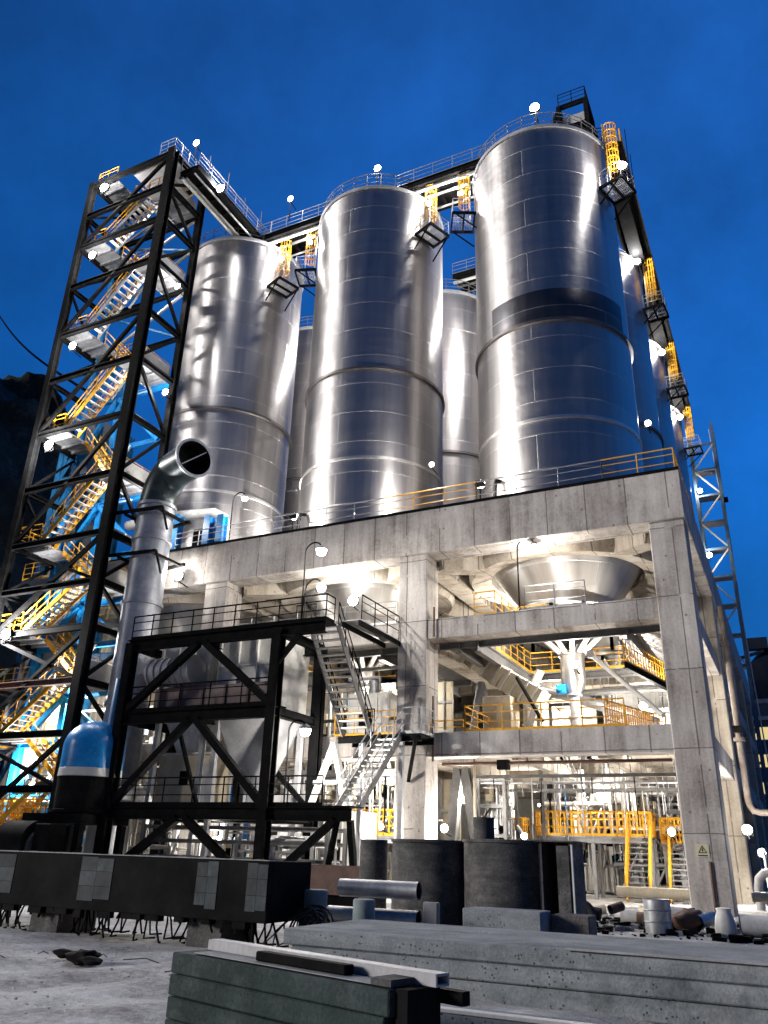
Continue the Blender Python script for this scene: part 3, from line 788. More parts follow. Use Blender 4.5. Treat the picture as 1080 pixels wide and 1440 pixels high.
# ------------------------------------------------------------------ black steel frame with decks and stairs in front of the columns
pf = thing('platform_frame', 'black steel platform frame with three railed decks and a switchback stair', 'steel platform', (-20, -4.2, 0))
PX0, PX1, PY0, PY1 = -24.75, -16.5, -5.0, -1.4
for xx in (PX0, PX1):
    for yy in (PY0, PY1): MB().ibeam((xx, yy, 0), (xx, yy, 10.5), .46, .46, .05).bar((xx, yy-.19, 0), (xx, yy-.19, 10.5), .4, .12).build('post', M['black'], pf)
MB().ibeam((-20.6, PY1, 0), (-20.6, PY1, 10.4), .25, .25).build('post', M['black'], pf)
for z, xr in ((10.4, -14.2), (7.0, PX1), (3.0, -12.6)):
    for yy in (PY0, PY1):
        if yy == PY1 and z > 3 and z < 9: continue
        MB().ibeam((PX0-.2, yy, z), (xr if yy == PY0 else PX1, yy, z), .36, .5).build('girder', M['black'], pf)
    for xx in (PX0, -20.6, PX1): MB().ibeam((xx, PY0, z), (xx, PY1, z), .26, .4).build('girder', M['black'], pf)
    dk = MB().box((PX0-.2, PY0-.05, z+.26), (xr, PY0+1.0, z+.31)); 
    for i in range(int((xr-PX0)/1.2)): dk.bar((PX0+i*1.2, PY0, z+.2), (PX0+i*1.2, PY0+1.0, z+.2), .08, .1)
    dk.build('deck', M['black'], pf)
    mb = MB(); xe = xr if z > 9 else (PX1 if z > 5 else -13.9)
    rail(mb, [(PX0-.1, PY0-.03, z+.31), (xe, PY0-.03, z+.31)], post=1.25 if z > 9 else 1.6, r=.032)
    mb.build('railing', M['black'], pf)
mb = MB(); rail(mb, [(PX0, PY1, 10.7), (PX1, PY1, 10.7)], post=1.2); mb.build('railing', M['black'], pf)
def pb(p, q, w=.3): MB().bar(p, q, w, w).build('brace', M['black'], pf)
xm = (PX0+PX1)/2
pb((PX0, PY0, 7.2), (xm-.2, PY0, 10.2)); pb((PX1, PY0, 7.2), (xm+.2, PY0, 10.2))
pb((PX0, PY0, 3.2), (xm-.2, PY0, 6.8)); pb((PX1, PY0, 3.2), (xm+.2, PY0, 6.8))
pb((PX0, PY0, .2), (xm-.2, PY0, 2.8)); pb((PX1, PY0, .2), (xm+.2, PY0, 2.8)); pb((xm+.6, PY0+.3, 3.1), (xm-1.0, PY0+.3, 6.6), .14)
pb((PX0, PY1, 7.2), (xm, PY1, 10.2), .2); pb((PX1, PY1, 3.2), (xm, PY1, 6.8), .2)
pb((PX1, PY0, 9.0), (-15.4, PY0, 10.2), .2); pb((PX1, PY0, .3), (-13.3, PY0, 2.8), .26); pb((-13.2, PY0, 2.8), (-14.6, PY0+1.6, .1), .2)
pb((-12.75, PY0+.2, 2.8), (-12.6, PY0+.6, 0), .22)
# stair landing against the tall column, and the two flights
MB().box((-15.3, -1.5, 6.34), (-11.3, -.1, 6.4)).build('landing', M['black'], pf)
for yy in (-1.5, -.15): MB().ibeam((-15.3, yy, 6.2), (-11.3, yy, 6.2), .14, .24).build('girder', M['black'], pf)
pb((-11.6, -1.45, 6.1), (-12.5, -.1, 4.6), .14)
mb = MB(); rail(mb, [(-12.2, -1.5, 6.4), (-11.3, -1.5, 6.4), (-11.3, -.15, 6.4)], post=.5); mb.build('railing', M['galv'], pf)
for a, b in (((-13.95, -1.5, 6.4), (-13.55, -1.5, 6.4)), ((-14.2, -5.03, 10.71), (-14.2, -4.3, 10.71)), ((-15.4, -3.9, 10.71), (-16.4, -3.9, 10.71))):
    mb = MB(); rail(mb, [a, b], post=.6); mb.build('railing', M['black'], pf)
stair(pf, (-14.35, -1.5, 6.4), (-14.8, -4.1, 10.7), 1.35, (1, 0, 0), M['greyd'], M['white'], M['black'], n=15)
stair(pf, (-13.15, -4.25, 3.3), (-12.7, -1.5, 6.4), 1.0, (1, 0, 0), M['greyd'], M['white'], M['galv'], n=13)
for s in (-14.2, -12.3): MB().bar((s, -1.3, 0), (s, -1.3, 6.1), .2).build('post', M['grey'], pf)
# bridge from the top deck back into the building
wb = thing('access_bridge', 'narrow access bridge with thin dark rail from the platform stairs to the middle column', 'walkway', (-15, -2, 10))
for xx in (-14.0, -13.2): MB().bar((xx, -3.9, 10.75), (xx+.1, .05, 10.7), .1, .22).build('girder', M['black'], wb)
MB().box((-13.95, -3.85, 10.87), (-13.15, .0, 10.9)).build('deck', M['galv'], wb)
mb = MB(); rail(mb, [(-13.15, -3.8, 10.9), (-13.1, -.1, 10.9)], post=1.2, toe=False); mb.build('railing', M['black'], wb)

# ------------------------------------------------------------------ dust collectors and machines inside the frame
def dust_collector(label, x0, x1, y0, y1, z0, z1, zh, mat, hm):
    t = thing('dust_collector', label, 'dust collector', ((x0+x1)/2, (y0+y1)/2, 0), 'dust collectors in the black frame')
    MB().box((x0, y0, z0), (x1, y1, z1)).build('casing', M[mat], t, bevel=.03)
    mb = MB(); n = int((x1-x0)/1.0)
    for i in range(n+1):
        xx = x0+.06+(x1-x0-.12)*i/n; mb.box((xx-.05, y0-.14, z0+.1), (xx+.05, y0-.003, z1-.1))
    for zz in (z0+.05, (z0+z1)/2, z1-.15): mb.box((x0-.05, y0-.10, zz), (x1+.05, y0-.004, zz+.1))
    mb.build('rib', M[mat], t)
    xm, ym = (x0+x1)/2, (y0+y1)/2; mb = MB()
    mb.add([(x0,y0,z0-.003),(x1,y0,z0-.003),(x1,y1,z0-.003),(x0,y1,z0-.003),(xm-.35,ym-.35,zh),(xm+.35,ym-.35,zh),(xm+.35,ym+.35,zh),(xm-.35,ym+.35,zh)],
           [(0,1,5,4),(1,2,6,5),(2,3,7,6),(3,0,4,7),(4,5,6,7),(3,2,1,0)])
    mb.build('hopper', M[hm], t)
    MB().tube((xm, ym, zh-.8), (xm, ym, zh-.003), .3, n=16).build('valve', M['galv'], t, smooth=40)
    for xx in (x0+.15, x1-.15):
        for yy in (y0+.15, y1-.15): MB().bar((xx, yy, 0), (xx, yy, z0), .22).build('leg', M['grey'], t)
    return t
dust_collector('ribbed grey dust collector high in the black frame, nearer the stairs', -20.6, -17.4, -3.6, -.9, 7.4, 11.3, 3.9, 'white', 'grey')
dust_collector('pale dust collector in the black frame, nearer the grey stack', -24.2, -21.2, -3.4, -.9, 8.2, 11.0, 5.2, 'white', 'galv')
t = thing('switch_room', 'pale switch room with a small dark window behind the black frame', 'cabin', (-22, .8, 3.3))
MB().box((-24.0, -2.9, 3.32), (-20.9, -1.6, 5.6)).build('wall', M['beige'], t, bevel=.02)
MB().box((-24.1, -3.0, 5.605), (-20.8, -1.5, 5.7)).build('roof', M['white'], t)
MB().box((-22.7, -2.94, 4.3), (-22.2, -2.903, 4.9)).build('window', M['dark'], t); MB().box((-21.7, -2.93, 3.4), (-21.0, -2.903, 5.2)).build('door', M['grey'], t)
t = thing('red_lead_duct', 'large primer-brown rectangular duct running behind the ribbed dust collector', 'duct', (-20, -1, 7.4))
MB().box((-23.9, -4.0, 7.33), (-17.2, -3.63, 8.5)).build('casing', M['pink'], t, bevel=.03)
mb = MB()
for i in range(6): mb.box((-23.6+i*1.25, -4.07, 7.35), (-23.5+i*1.25, -4.003, 8.48))
mb.build('rib', M['brown'], t)
t = thing('ribbed_drum', 'grey ribbed horizontal drum under the top deck of the black frame', 'drum', (-22.6, -2, 9))
mb = MB().tube((-24.0, -4.2, 9.2), (-21.4, -4.2, 9.2), .62, n=28)
for i in range(7): mb.tube((-23.9+i*.4, -4.2, 9.2), (-23.82+i*.4, -4.2, 9.2), .68, n=28)
mb.build('shell', M['grey'], t, smooth=40)
t = thing('white_a_frame', 'white painted steel A-frame below the upper stair flight', 'steel frame', (-15.5, -1.5, 3.3))
for a, b in (((-16.2, -2.2), (-15.2, -2.0)), ((-14.3, -2.2), (-15.2, -2.0))): MB().bar((a[0], a[1], 3.2), (b[0], b[1], 6.0), .24).build('leg', M['white'], t)
MB().bar((-16.0, -2.19, 4.4), (-14.5, -2.19, 4.4), .16).build('tie', M['white'], t)

# ------------------------------------------------------------------ equipment inside the frame
def chute(label, x, y):
    t = thing('discharge_chute', label, 'chute', (x, y, 8), 'silo discharge chutes')
    MB().lathe([(.3, 9.1), (.6, 9.75), (.6, 11.05), (.66, 11.06), (.66, 11.14), (.3, 11.16)], (x, y, 0), 28).build('collector', M['steel2'], t, smooth=30)
    for i in range(9):
        a = 2*PI*i/9+.1; MB().tube((x+1.9*math.cos(a), y+1.9*math.sin(a), 12.45), (x+.42*math.cos(a), y+.42*math.sin(a), 11.1), .13, n=10).build('feed_pipe', M['white'], t, smooth=40)
    MB().lathe([(.26, 6.5), (.26, 8.0), (.34, 8.02), (.34, 8.14), (.26, 8.16), (.26, 9.08), (.40, 9.09), (.40, 9.18), (.3, 9.19)], (x, y, 0), 20).build('down_pipe', M['galv'], t, smooth=30)
    MB().box((x-.75, y-.62, 9.15), (x-.3, y-.3, 9.6)).tube((x-.55, y-.62, 9.4), (x-.55, y-.8, 9.4), .15, n=14).build('actuator', M['cyan'], t, bevel=.03)
    return t
chute('shiny discharge chute with a fan of feed pipes in the right-hand bay', SX[0], SY[0])
chute('second discharge chute further back in the right-hand bay', SX[0]+1.4, SY[1]-2)
chute('discharge chute under the middle silo, mostly hidden by the stairs', SX[1], SY[0])

for a, lab in ((0, 'dark beamed steel floor with pale plates under the right-hand hopper'), (1, 'dark beamed steel floor under the middle hopper')):
    t = thing('steel_floor', lab, 'steel floor', (SX[a], SY[0], 11))
    x0, x1, y0, y1 = CX[a+1]+.74, CX[a]-.74, 1.3, CY[1]-.65
    for xx in (x0+1.1, x0+2.0, x1-1.5): MB().ibeam((xx, y0, 10.65), (xx, y1, 10.65), .3, .58, .05).build('joist', M['greyd'], t)
    for yy in (y0+.25, y1-1.9): MB().ibeam((x0, yy, 10.79), (x1, yy, 10.79), .2, .3, .04).build('joist', M['greyd'], t)
    mb = MB(); q = 3.0; cx, cy = SX[a], SY[0]
    mb.box((x0, y0, 10.96), (cx-q, y1, 11.02)).box((cx+q+.004, y0, 10.96), (x1, y1, 11.02)).box((cx-q+.003, y0, 10.96), (cx+q, y0+.6, 11.02)).box((cx-q+.003, cy+q, 10.96), (cx+q, y1, 11.02))
    mb.build('deck_plate', M['galv'], t)
    mb = MB(); rail(mb, [(cx+q, cy-q, 11.02), (cx+q, cy+q, 11.02), (cx-q, cy+q, 11.02), (cx-q, cy-q, 11.02)], post=1.2); mb.build('railing', M['yellow'], t)

t = thing('covered_conveyor', 'beige boxed conveyor gallery sloping across the right-hand bay', 'conveyor', (-10, 5, 9))
pts = [(-11.6, 5.2, 11.3), (-9.6, 5.0, 9.75), (-7.8, 4.9, 8.6)]
for p, q in zip(pts, pts[1:]):
    MB().bar(p, q, 1.3, 1.0).build('casing', M['beige'], t)
    mb = MB(); d = V(q)-V(p)
    for i in range(4):
        c = V(p)+d*(i+.5)/4; mb.bar(c-d.normalized()*.05, c+d.normalized()*.05, 1.42, 1.12)
    mb.build('rib', M['white'], t)
MB().box((-10.35, 3.6, 6.47), (-8.95, 5.0, 8.75)).build('transfer_box', M['beige'], t, bevel=.03)
for a, b in (((-11.2, 4.1, 6.47), (-10.7, 4.4, 9.6)), ((-9.9, 4.2, 6.47), (-10.7, 4.4, 9.6)), ((-8.6, 4.3, 6.47), (-8.0, 4.5, 8.4))): MB().bar(a, b, .3).build('support_leg', M['grey'], t)
MB().bar((-8.5, 3.2, 9.5), (-7.7, 4.5, 7.6), .12).build('stay', M['black'], t)
t = thing('inclined_pipe', 'pale inclined pipe running down to the corner column', 'pipe', (-3, 3, 8)); MB().tube((-5.0, 3.4, 10.35), (-1.9, 1.7, 7.2), .11, n=12).build('pipe', M['white'], t, smooth=40)
MB().box((-5.15, 3.2, 10.2), (-4.85, 3.6, 10.5)).build('bracket', M['grey'], t)
t = thing('corrugated_panel', 'white corrugated cladding panel hanging behind the discharge chute', 'panel', (-4.5, 11, 9.6)); mb = MB()
for i in range(16): mb.box((-6.0+i*.22, 10.6+.05*(i % 2), 9.0), (-5.78+i*.22, 10.66+.05*(i % 2), 10.25))
mb.build('sheet', M['white'], t)
t = thing('gate_railing', 'dense yellow gate railing beside the corner column on the second level', 'railing', (-3, 2, 6.5))
mb = MB(); rail(mb, [(-4.0, .5, 6.5), (-2.7, 4.6, 6.5)], h=1.25, post=.2, r=.03); mb.build('rail', M['yellow'], t)
mb = MB(); rail(mb, [(-2.7, 4.6, 6.5), (-2.2, 4.6, 6.5)], h=1.25, post=.25, r=.03); mb.build('rail', M['yellow'], t)
t = thing('hanging_railing', 'yellow railing piece high under the upper beam by the corner column', 'railing', (-2.6, 3, 9.6))
mb = MB(); rail(mb, [(-3.3, 2.0, 9.6), (-2.3, 7.5, 9.6)], h=1.0, post=.35, r=.03); mb.build('rail', M['yellow'], t)
MB().ibeam((-3.3, 2.0, 9.45), (-2.3, 7.5, 9.45), .2, .28).build('girder', M['black'], t)

# A-frames and pipes on the ground level
t = thing('support_frame', 'grey steel A-frame legs beside the middle column at ground level', 'steel frame', (-11, 3, 0))
for a, b in (((-12.0, 3, 0), (-11.35, 3, 5.4)), ((-10.15, 3, 0), (-11.05, 3, 5.4))): MB().ibeam(a, b, .42, .42, .05).build('leg', M['greyd'], t)
MB().bar((-11.8, 3.01, 1.9), (-10.5, 3.01, 1.9), .2).build('tie', M['grey'], t)
t = thing('service_pipe', 'long brown service pipe hung under the lower beam', 'pipe', (-6.5, .2, 5.4))
MB().tube((-11.5, 1.35, 5.42), (-1.7, 1.35, 5.42), .07, n=10).build('pipe', M['brown'], t, smooth=40)
for xx in (-10, -7.6, -6.9, -5.8, -3.4):
    MB().bar((xx, 1.35, 5.42), (xx, 1.35, 5.9), .05).build('hanger', M['brown'], t)
MB().box((-8.9, 1.15, 5.15), (-8.4, 1.5, 5.55)).build('valve', M['black'], t)
MB().tube((-10.0, 1.36, 0), (-10.0, 1.36, 5.4), .06, n=10).build('riser', M['beige'], t)
t = thing('packing_machine', 'white round packing machine hung between pipes in the right bay', 'machine', (-6.1, 11.2, 3.5))
MB().lathe([(.5, 3.95), (1.0, 4.05), (1.05, 4.15), (1.05, 5.1), (.7, 5.3), (.3, 5.5)], (-6.1, 11.2, .3), 32).build('body', M['white'], t, smooth=40)
MB().lathe([(.3, 2.9), (.95, 3.5), (1.12, 3.9), (1.12, 3.97), (.4, 3.98)], (-6.1, 11.2, .3), 32).build('skirt', M['greyd'], t, smooth=40)
MB().tube((-7.5, 10.6, 3.2), (-7.5, 10.6, 6.0), .2, n=16).build('pipe', M['white'], t, smooth=40)
for k in range(8):
    a = 2*PI*k/8; MB().tube((-6.1+1.0*math.cos(a), 11.2+1.0*math.sin(a), 3.12), (-6.1+1.0*math.cos(a), 11.2+1.0*math.sin(a), 3.8), .07, n=8).build('spout', M['galv'], t)

def platform(label, x0, x1, y0, y1, z, stairs):
    t = thing('yellow_platform', label, 'platform', ((x0+x1)/2, (y0+y1)/2, 0))
    MB().box((x0, y0, z-.06), (x1, y1, z)).build('deck', M['galv'], t)
    for xx in (x0+.1, (x0+x1)/2, x1-.1):
        for yy in (y0+.1, y1-.1): MB().bar((xx, yy, 0), (xx, yy, z-.06), .16).build('leg', M['grey'], t)
    MB().ibeam((x0, y0+.1, z-.2), (x1, y0+.1, z-.2), .16, .25).build('girder', M['grey'], t)
    mb = MB(); rail(mb, [(x0, y1, z), (x0, y0, z), (x1, y0, z), (x1, y1, z)], post=.3, r=.042); rail(mb, [(x0, y1, z), (x1, y1, z)], post=.35, r=.042); mb.build('railing', M['yellow'], t)
    for (xs, ys, ln) in stairs: stair(t, (xs, ys-ln, .05), (xs, ys, z), 1.0, (1, 0, 0), M['yellow'], M['galv'], M['yellow'], n=11, rr=.045)
platform('yellow railed platform with a steep stair at ground level of the right bay', -9.4, -3.9, 8.6, 10.2, 2.75, [(-4.4, 8.55, 1.7)])
platform('small yellow platform with its own steep stair next to the corner column', -3.5, -1.9, 9.0, 10.4, 2.5, [(-2.6, 8.95, 1.5)])
platform('small yellow platform left of the middle column at ground level', -16.9, -14.0, 2.4, 3.6, 2.45, [])
platform('yellow railing platform just right of the middle column', -11.0, -9.9, 8.0, 9.0, 2.4, [])
platform('yellow platform at the far left foot of the stair tower', -37.5, -31.5, -2.6, -1.0, 2.6, [(-33, -2.65, 1.6)])

def pipe_rack(label, x0, x1, y0, y1, z1, n, seed):
    r = random.Random(seed); t = thing('pipe_rack', label, 'pipe rack', ((x0+x1)/2, (y0+y1)/2, 0), 'pipe racks inside the bays')
    for xx in (x0, x1):
        for yy in (y0, y1): MB().ibeam((xx, yy, 0), (xx, yy, z1), .15, .15, .03).build('post', M['greyd'], t)
    for zz in (z1*.5, z1*.75, z1-.1):
        for yy in (y0, y1): MB().ibeam((x0, yy, zz), (x1, yy, zz), .1, .16, .03).build('cross_beam', M['greyd'], t)
    for i in range(n):
        m = r.choice(['galv', 'white', 'white', 'galv', 'grey', 'steel2', 'blue' if i % 9 == 0 else 'galv'])
        x, y = r.uniform(x0, x1), r.uniform(y0, y1); rad = r.choice([.03, .04, .05, .06, .1]); k = r.random()
        if k < .5:
            a = r.uniform(.0, z1*.5); b = a + r.uniform(1.2, z1*.6); pts = [(x, y, a), (x, y, min(b, z1))]
            if r.random() < .6: pts.append((x+r.uniform(-1.6, 1.6), y, min(b, z1)+.001))
        elif k < .8:
            z = r.uniform(.6, z1); pts = [(x, y, z), (min(x1, x+r.uniform(1, 3.5)), y, z)]
            if r.random() < .5: pts.append((pts[-1][0], y+.01, z-r.uniform(.5, 2)))
        else:
            z = r.uniform(1, z1); pts = [(x, y, z), (x+r.uniform(-1.5, 1.5), y+r.uniform(-.6, .6), max(.2, z-r.uniform(1, 3)))]
        MB().path(pts, rad, 8).build('pipe', M[m], t, smooth=50)
    for i in range(n//4):
        x, y, z = r.uniform(x0, x1-.8), r.uniform(y0, y1), r.uniform(.1, z1-1); w, h, dd = r.uniform(.2, .7), r.uniform(.25, .8), r.uniform(.2, .6)
        mb = MB().box((x, y, z), (x+w, y+dd, z+h)); mb.tube((x+w*.5, y+dd*.5, z+h+.002), (x+w*.5, y+dd*.5, z+h+.4), .12, n=10)
        mb.build('fitting_box', M[r.choice(['white', 'grey', 'galv', 'beige', 'dark'])], t, bevel=.02)
    return t
pipe_rack('dense rack of pale pipes behind the yellow platform in the right bay', -8.8, -2.3, 10.9, 12.6, 5.3, 96, 1)
pipe_rack('pipe rack in front of the beige inner column, right bay', -11.2, -9.9, 5.2, 7.0, 5.2, 46, 2)
pipe_rack('rack of pipes on the second level behind the yellow railing', -9.0, -2.4, 8.5, 11.0, 9.6, 44, 3)
pipe_rack('clutter of pipes and frames in the bay behind the stairs', -22.5, -13.8, 3.0, 6.5, 5.3, 96, 4)
pipe_rack('pipes and boxes on the second level behind the upper stair flight', -22.0, -13.8, 2.0, 5.5, 10.2, 80, 5)
pipe_rack('pipes beneath the lowest deck of the black frame', -23.8, -14.5, -3.4, -1.9, 2.6, 60, 6)
pipe_rack('pipe rack left of the grey exhaust stack', -35, -28.5, 2.0, 4.5, 9.0, 60, 7)
pipe_rack('pipes stacked deep in the right bay before the cladding wall', -11.0, -1.5, 16.5, 19.5, 9.5, 90, 8)

def machine(label, x, y, z, w, d, h, mat, kind='machine'):
    t = thing(kind, label, kind.replace('_', ' '), (x, y, z))
    MB().box((x, y, z+.15), (x+w, y+d, z+h)).build('casing', M[mat], t, bevel=.04)
    mb = MB(); 
    for i in range(int(w/.5)+1): mb.box((x+.04+i*(w-.14)/max(1, int(w/.5)), y-.06, z+.2), (x+.10+i*(w-.14)/max(1, int(w/.5)), y-.003, z+h-.05))
    mb.build('rib', M[mat], t)
    MB().box((x+w*.3, y-.04, z+h*.35), (x+w*.6, y-.004, z+h*.65)).build('hatch', M['dark' if mat != 'dark' else 'grey'], t)
    MB().tube((x+w*.5, y+d*.5, z+h), (x+w*.5, y+d*.5, z+h+.7), min(w, d)*.2, n=16).build('flue', M['galv'], t, smooth=40)
    for xx in (x+.1, x+w-.1): MB().box((xx-.08, y+.1, z), (xx+.08, y+d-.1, z+.149)).build('foot', M['black'], t)
    return t
machine('white ribbed filter box on the level behind the middle column', -16.6, 1.6, 6.45, 2.2, 1.4, 2.4, 'white', 'filter_box')
machine('dark equipment cabinet beside the stairs, second level', -14.3, 2.2, 8.9, 1.5, 1.2, 1.6, 'dark', 'cabinet')
machine('white machine casing in the bay behind the low stair flight', -17.8, 1.0, 0, 2.6, 1.6, 3.4, 'white')
machine('grey machine casing deep in the bay behind the stairs', -21.6, 1.4, 0, 2.8, 1.8, 4.2, 'grey')
machine('pale machine casing on the ground of the right bay, far left side', -8.9, 13.8, 0, 2.4, 2, 4.6, 'white')
machine('beige machine casing at the back of the right bay', -5.4, 14.2, 0, 2.8, 2, 3.6, 'beige')
machine('white filter box above the second level, right bay', -8.3, 9.6, 6.46, 1.6, 1.4, 1.5, 'white', 'filter_box')
machine('grey motor cabinet under the right bay conveyor', -11.4, 6.4, 6.46, 1.2, 1.2, 1.9, 'dark', 'cabinet')
t = thing('cladding_wall', 'pale sheet cladding closing the back of the building', 'wall', (-18, 36, 0))
MB().box((-36, 25.4, 0), (-2.4, 25.6, 15)).build('sheet', M['white'], t)
mb = MB()
for i in range(84): mb.box((-35.9+i*.4, 25.34, .1), (-35.78+i*.4, 25.397, 14.9))
mb.build('rib', M['white'], t)

for lab, bx_ in (('brown timber-coloured bin wall deep in the right bay, second level', (-11.0, 13.4, 6.5, -7.0, 13.6, 10.2)), ('pale sheeted enclosure behind the chute on the second level', (-6.6, 13.4, 6.5, -1.8, 13.6, 10.4)), ('cream sheeted enclosure behind the upper stair flight', (-23, 7.4, 6.5, -13.4, 7.6, 10.4)), ('cream sheeted enclosure behind the low stair flight', (-23, 8.4, 0, -13.4, 8.6, 5.4))):
    t = thing('sheeted_enclosure', lab, 'partition', (bx_[0], bx_[1], bx_[2]), None)
    MB().box(bx_[:3], bx_[3:]).build('sheet', M['beige' if 'pale' not in lab else 'white'], t)
    mb = MB(); n = int((bx_[3]-bx_[0])/.6)
    for i in range(n): mb.box((bx_[0]+.1+i*.6, bx_[1]-.07, bx_[2]+.05), (bx_[0]+.18+i*.6, bx_[1]-.003, bx_[5]-.05))
    for q in (.3, .7): mb.box((bx_[0], bx_[1]-.12, bx_[2]+(bx_[5]-bx_[2])*q), (bx_[3], bx_[1]-.072, bx_[2]+(bx_[5]-bx_[2])*q+.12))
    mb.build('rib', M['grey'], t)

def simple_pipe(label, pts, rad, mat, name='pipe_run', cat='pipe', flanges=()):
    t = thing(name, label, cat, pts[0]); MB().path(pts, rad, 14).build('pipe', M[mat], t, smooth=50)
    for k in flanges:
        a, b = V(pts[k]), V(pts[k+1]); c = a.lerp(b, .5); d = (b-a).normalized(); MB().tube(c-d*.05, c+d*.05, rad*1.35, n=18).build('flange', M[mat], t, smooth=40)
    return t
simple_pipe('fat galvanised duct sloping behind the discharge chute', [(-10.5, 9.2, 10.2), (-7.5, 9.0, 9.6), (-3.2, 8.8, 8.0), (-3.2, 8.8, 6.6)], .28, 'galv', 'duct_run', 'duct', (0, 1))
simple_pipe('white duct rising left of the discharge chute', [(-8.9, 6.2, 6.5), (-8.9, 6.2, 9.0), (-8.2, 6.4, 10.4)], .22, 'white', 'duct_run', 'duct', (0,))
simple_pipe('thin pipe crossing high over the packing machine', [(-11.2, 5.4, 4.95), (-1.8, 5.6, 4.95)], .07, 'galv')
simple_pipe('white pipe crossing low behind the yellow platform rail', [(-9.6, 10.4, 4.3), (-6, 10.4, 4.3), (-6, 10.4, 3.2), (-2, 10.4, 3.2)], .12, 'white', flanges=(0, 2))
simple_pipe('grey pipe running low in front of the bay behind the stairs', [(-18, 2.2, 4.9), (-13.6, 2.2, 4.9), (-13.4, 2.2, 3.0)], .13, 'galv', flanges=(0,))
for i, (xa, xb, y, z, lab) in enumerate(((-11.5, -1.7, 3.3, 5.0, 'cable tray with hanging rods under the second floor, right bay front'), (-11.5, -1.7, 7.9, 4.75, 'cable tray with hanging rods further back in the right bay'), (-22.8, -13.5, 1.9, 5.2, 'cable tray with hanging rods behind the low stair flight'), (-11.3, -1.9, 9.9, 9.9, 'cable tray with hanging rods under the upper floor, right bay'))):
    t = thing('cable_tray', lab, 'cable tray', ((xa+xb)/2, y, z), 'cable trays inside the bays'); MB().box((xa, y, z), (xb, y+.35, z+.03)).box((xa, y-.025, z-.02), (xb, y-.002, z+.12)).build('tray', M['greyd'], t)
    r = random.Random(40+i)
    for k in range(22):
        xx = xa+.2+k*(xb-xa-.4)/21; MB().tube((xx, y+.1, z+.035), (xx, y+.1, 5.55 if z < 6 else 10.6), .018, n=5).build('hanger_rod', M['galv'], t)
        if r.random() < .6: MB().tube((xx+.1, y+.2, z-.003), (xx+.1+r.uniform(-.1, .1), y+.2, z-r.uniform(.6, 2.2)), .022, n=6).build('hanging_cable', M[r.choice(['white', 'galv', 'black'])], t)

# ------------------------------------------------------------------ right-hand side of the building
t = thing('side_pipe', 'taupe brown vertical pipe with flange bending right beside the side columns', 'pipe', (.5, 10.4, 4))
MB().path([(.42, 10.4, 14), (.42, 10.4, 8), (.42, 10.4, 4.6), (.47, 10.4, 4.25), (.62, 10.4, 4.02), (.9, 10.4, 3.95), (7, 10.4, 3.95)], .15, 14).build('pipe', M['taupe'], t, smooth=50)
MB().tube((.42, 10.4, 7.2), (.42, 10.4, 7.36), .27, n=18).build('flange', M['taupe'], t); MB().box((.2, 10.0, 7.6), (.62, 10.24, 7.9)).build('valve', M['dark'], t)
t = thing('hooped_pipe', 'grey pipe hooping out of the ground right of the corner column', 'pipe', (1.2, 6, 0))
MB().path([(.55, 6, 0), (.55, 6, .8), (.62, 6, 1.15), (.85, 6, 1.38), (1.2, 6, 1.45), (4, 6, 1.45)], .17, 14).build('pipe', M['grey'], t, smooth=50)
t = thing('lying_pipe', 'long pale pipe lying on the ground right of the corner column', 'pipe', (3, -2, .2)); MB().tube((.5, 1.6, .62), (6, 2.4, .62), .17, n=16).build('pipe', M['beige'], t, smooth=40)
for xx in (1.0, 3): MB().box((xx, 1.5, 0), (xx+.25, 2.4, .44)).build('trestle', M['beige'], t)
for i, (xx, yy) in enumerate(((.9, 7.5), (1.35, 9), (1.5, 5.2))):
    t = thing('standpipe', ['thin pale standpipe behind the hooped pipe', 'pale standpipe further back right of the corner column', 'pale standpipe nearest the right edge'][i], 'pipe', (xx, yy, 0), 'standpipes right of the building')
    MB().tube((xx, yy, 0), (xx, yy, 2.2), .06, n=10).build('pipe', M['white'], t); MB().tube((xx, yy, 2.2), (xx, yy, 2.3), .12, n=12).build('cap', M['white'], t)
lt = thing('lattice_tower', 'tall blue-grey lattice stair tower behind the right-hand end of the building', 'lattice tower', (-.8, 51, 0))
for xx in (-2.2, .2):
    for yy in (49.8, 52): MB().ibeam((xx, yy, 0), (xx, yy, 45.6), .3, .3).build('post', M['greyblue'], lt)
for k in range(15):
    z = 1.2+k*3
    MB().bar((-2.2, 49.8, z), (.2, 49.8, z), .16, .22).build('girt', M['greyblue'], lt); MB().bar((.2, 49.8, z), (.2, 52, z), .16, .22).build('girt', M['greyblue'], lt)
    if k < 14:
        MB().bar((-2.2 if k % 2 else .2, 49.8, z), (.2 if k % 2 else -2.2, 49.8, z+3), .14).build('brace', M['white'], lt)
        MB().bar((.2, 49.8 if k % 2 else 52, z), (.2, 52 if k % 2 else 49.8, z+3), .12).build('brace', M['greyblue'], lt)
        MB().box((-2.1, 50.2, z+.12), (.1, 51.8, z+.18)).build('landing', M['galv'], lt)
t = thing('lightning_mast', 'thin pale mast standing right of the blue lattice tower', 'mast', (1.2, 50, 0)); MB().tube((.9, 50, 0), (-.1, 50, 45), .07, .04, n=8).build('pole', M['white'], t)
MB().box((.55, 49.7, 0), (1.25, 50.3, .4)).build('footing', M['precast_lt'], t); MB().bar((.1, 50, 36.5), (.75, 50, 36.5), .3, .5).build('box', M['dark'], t)

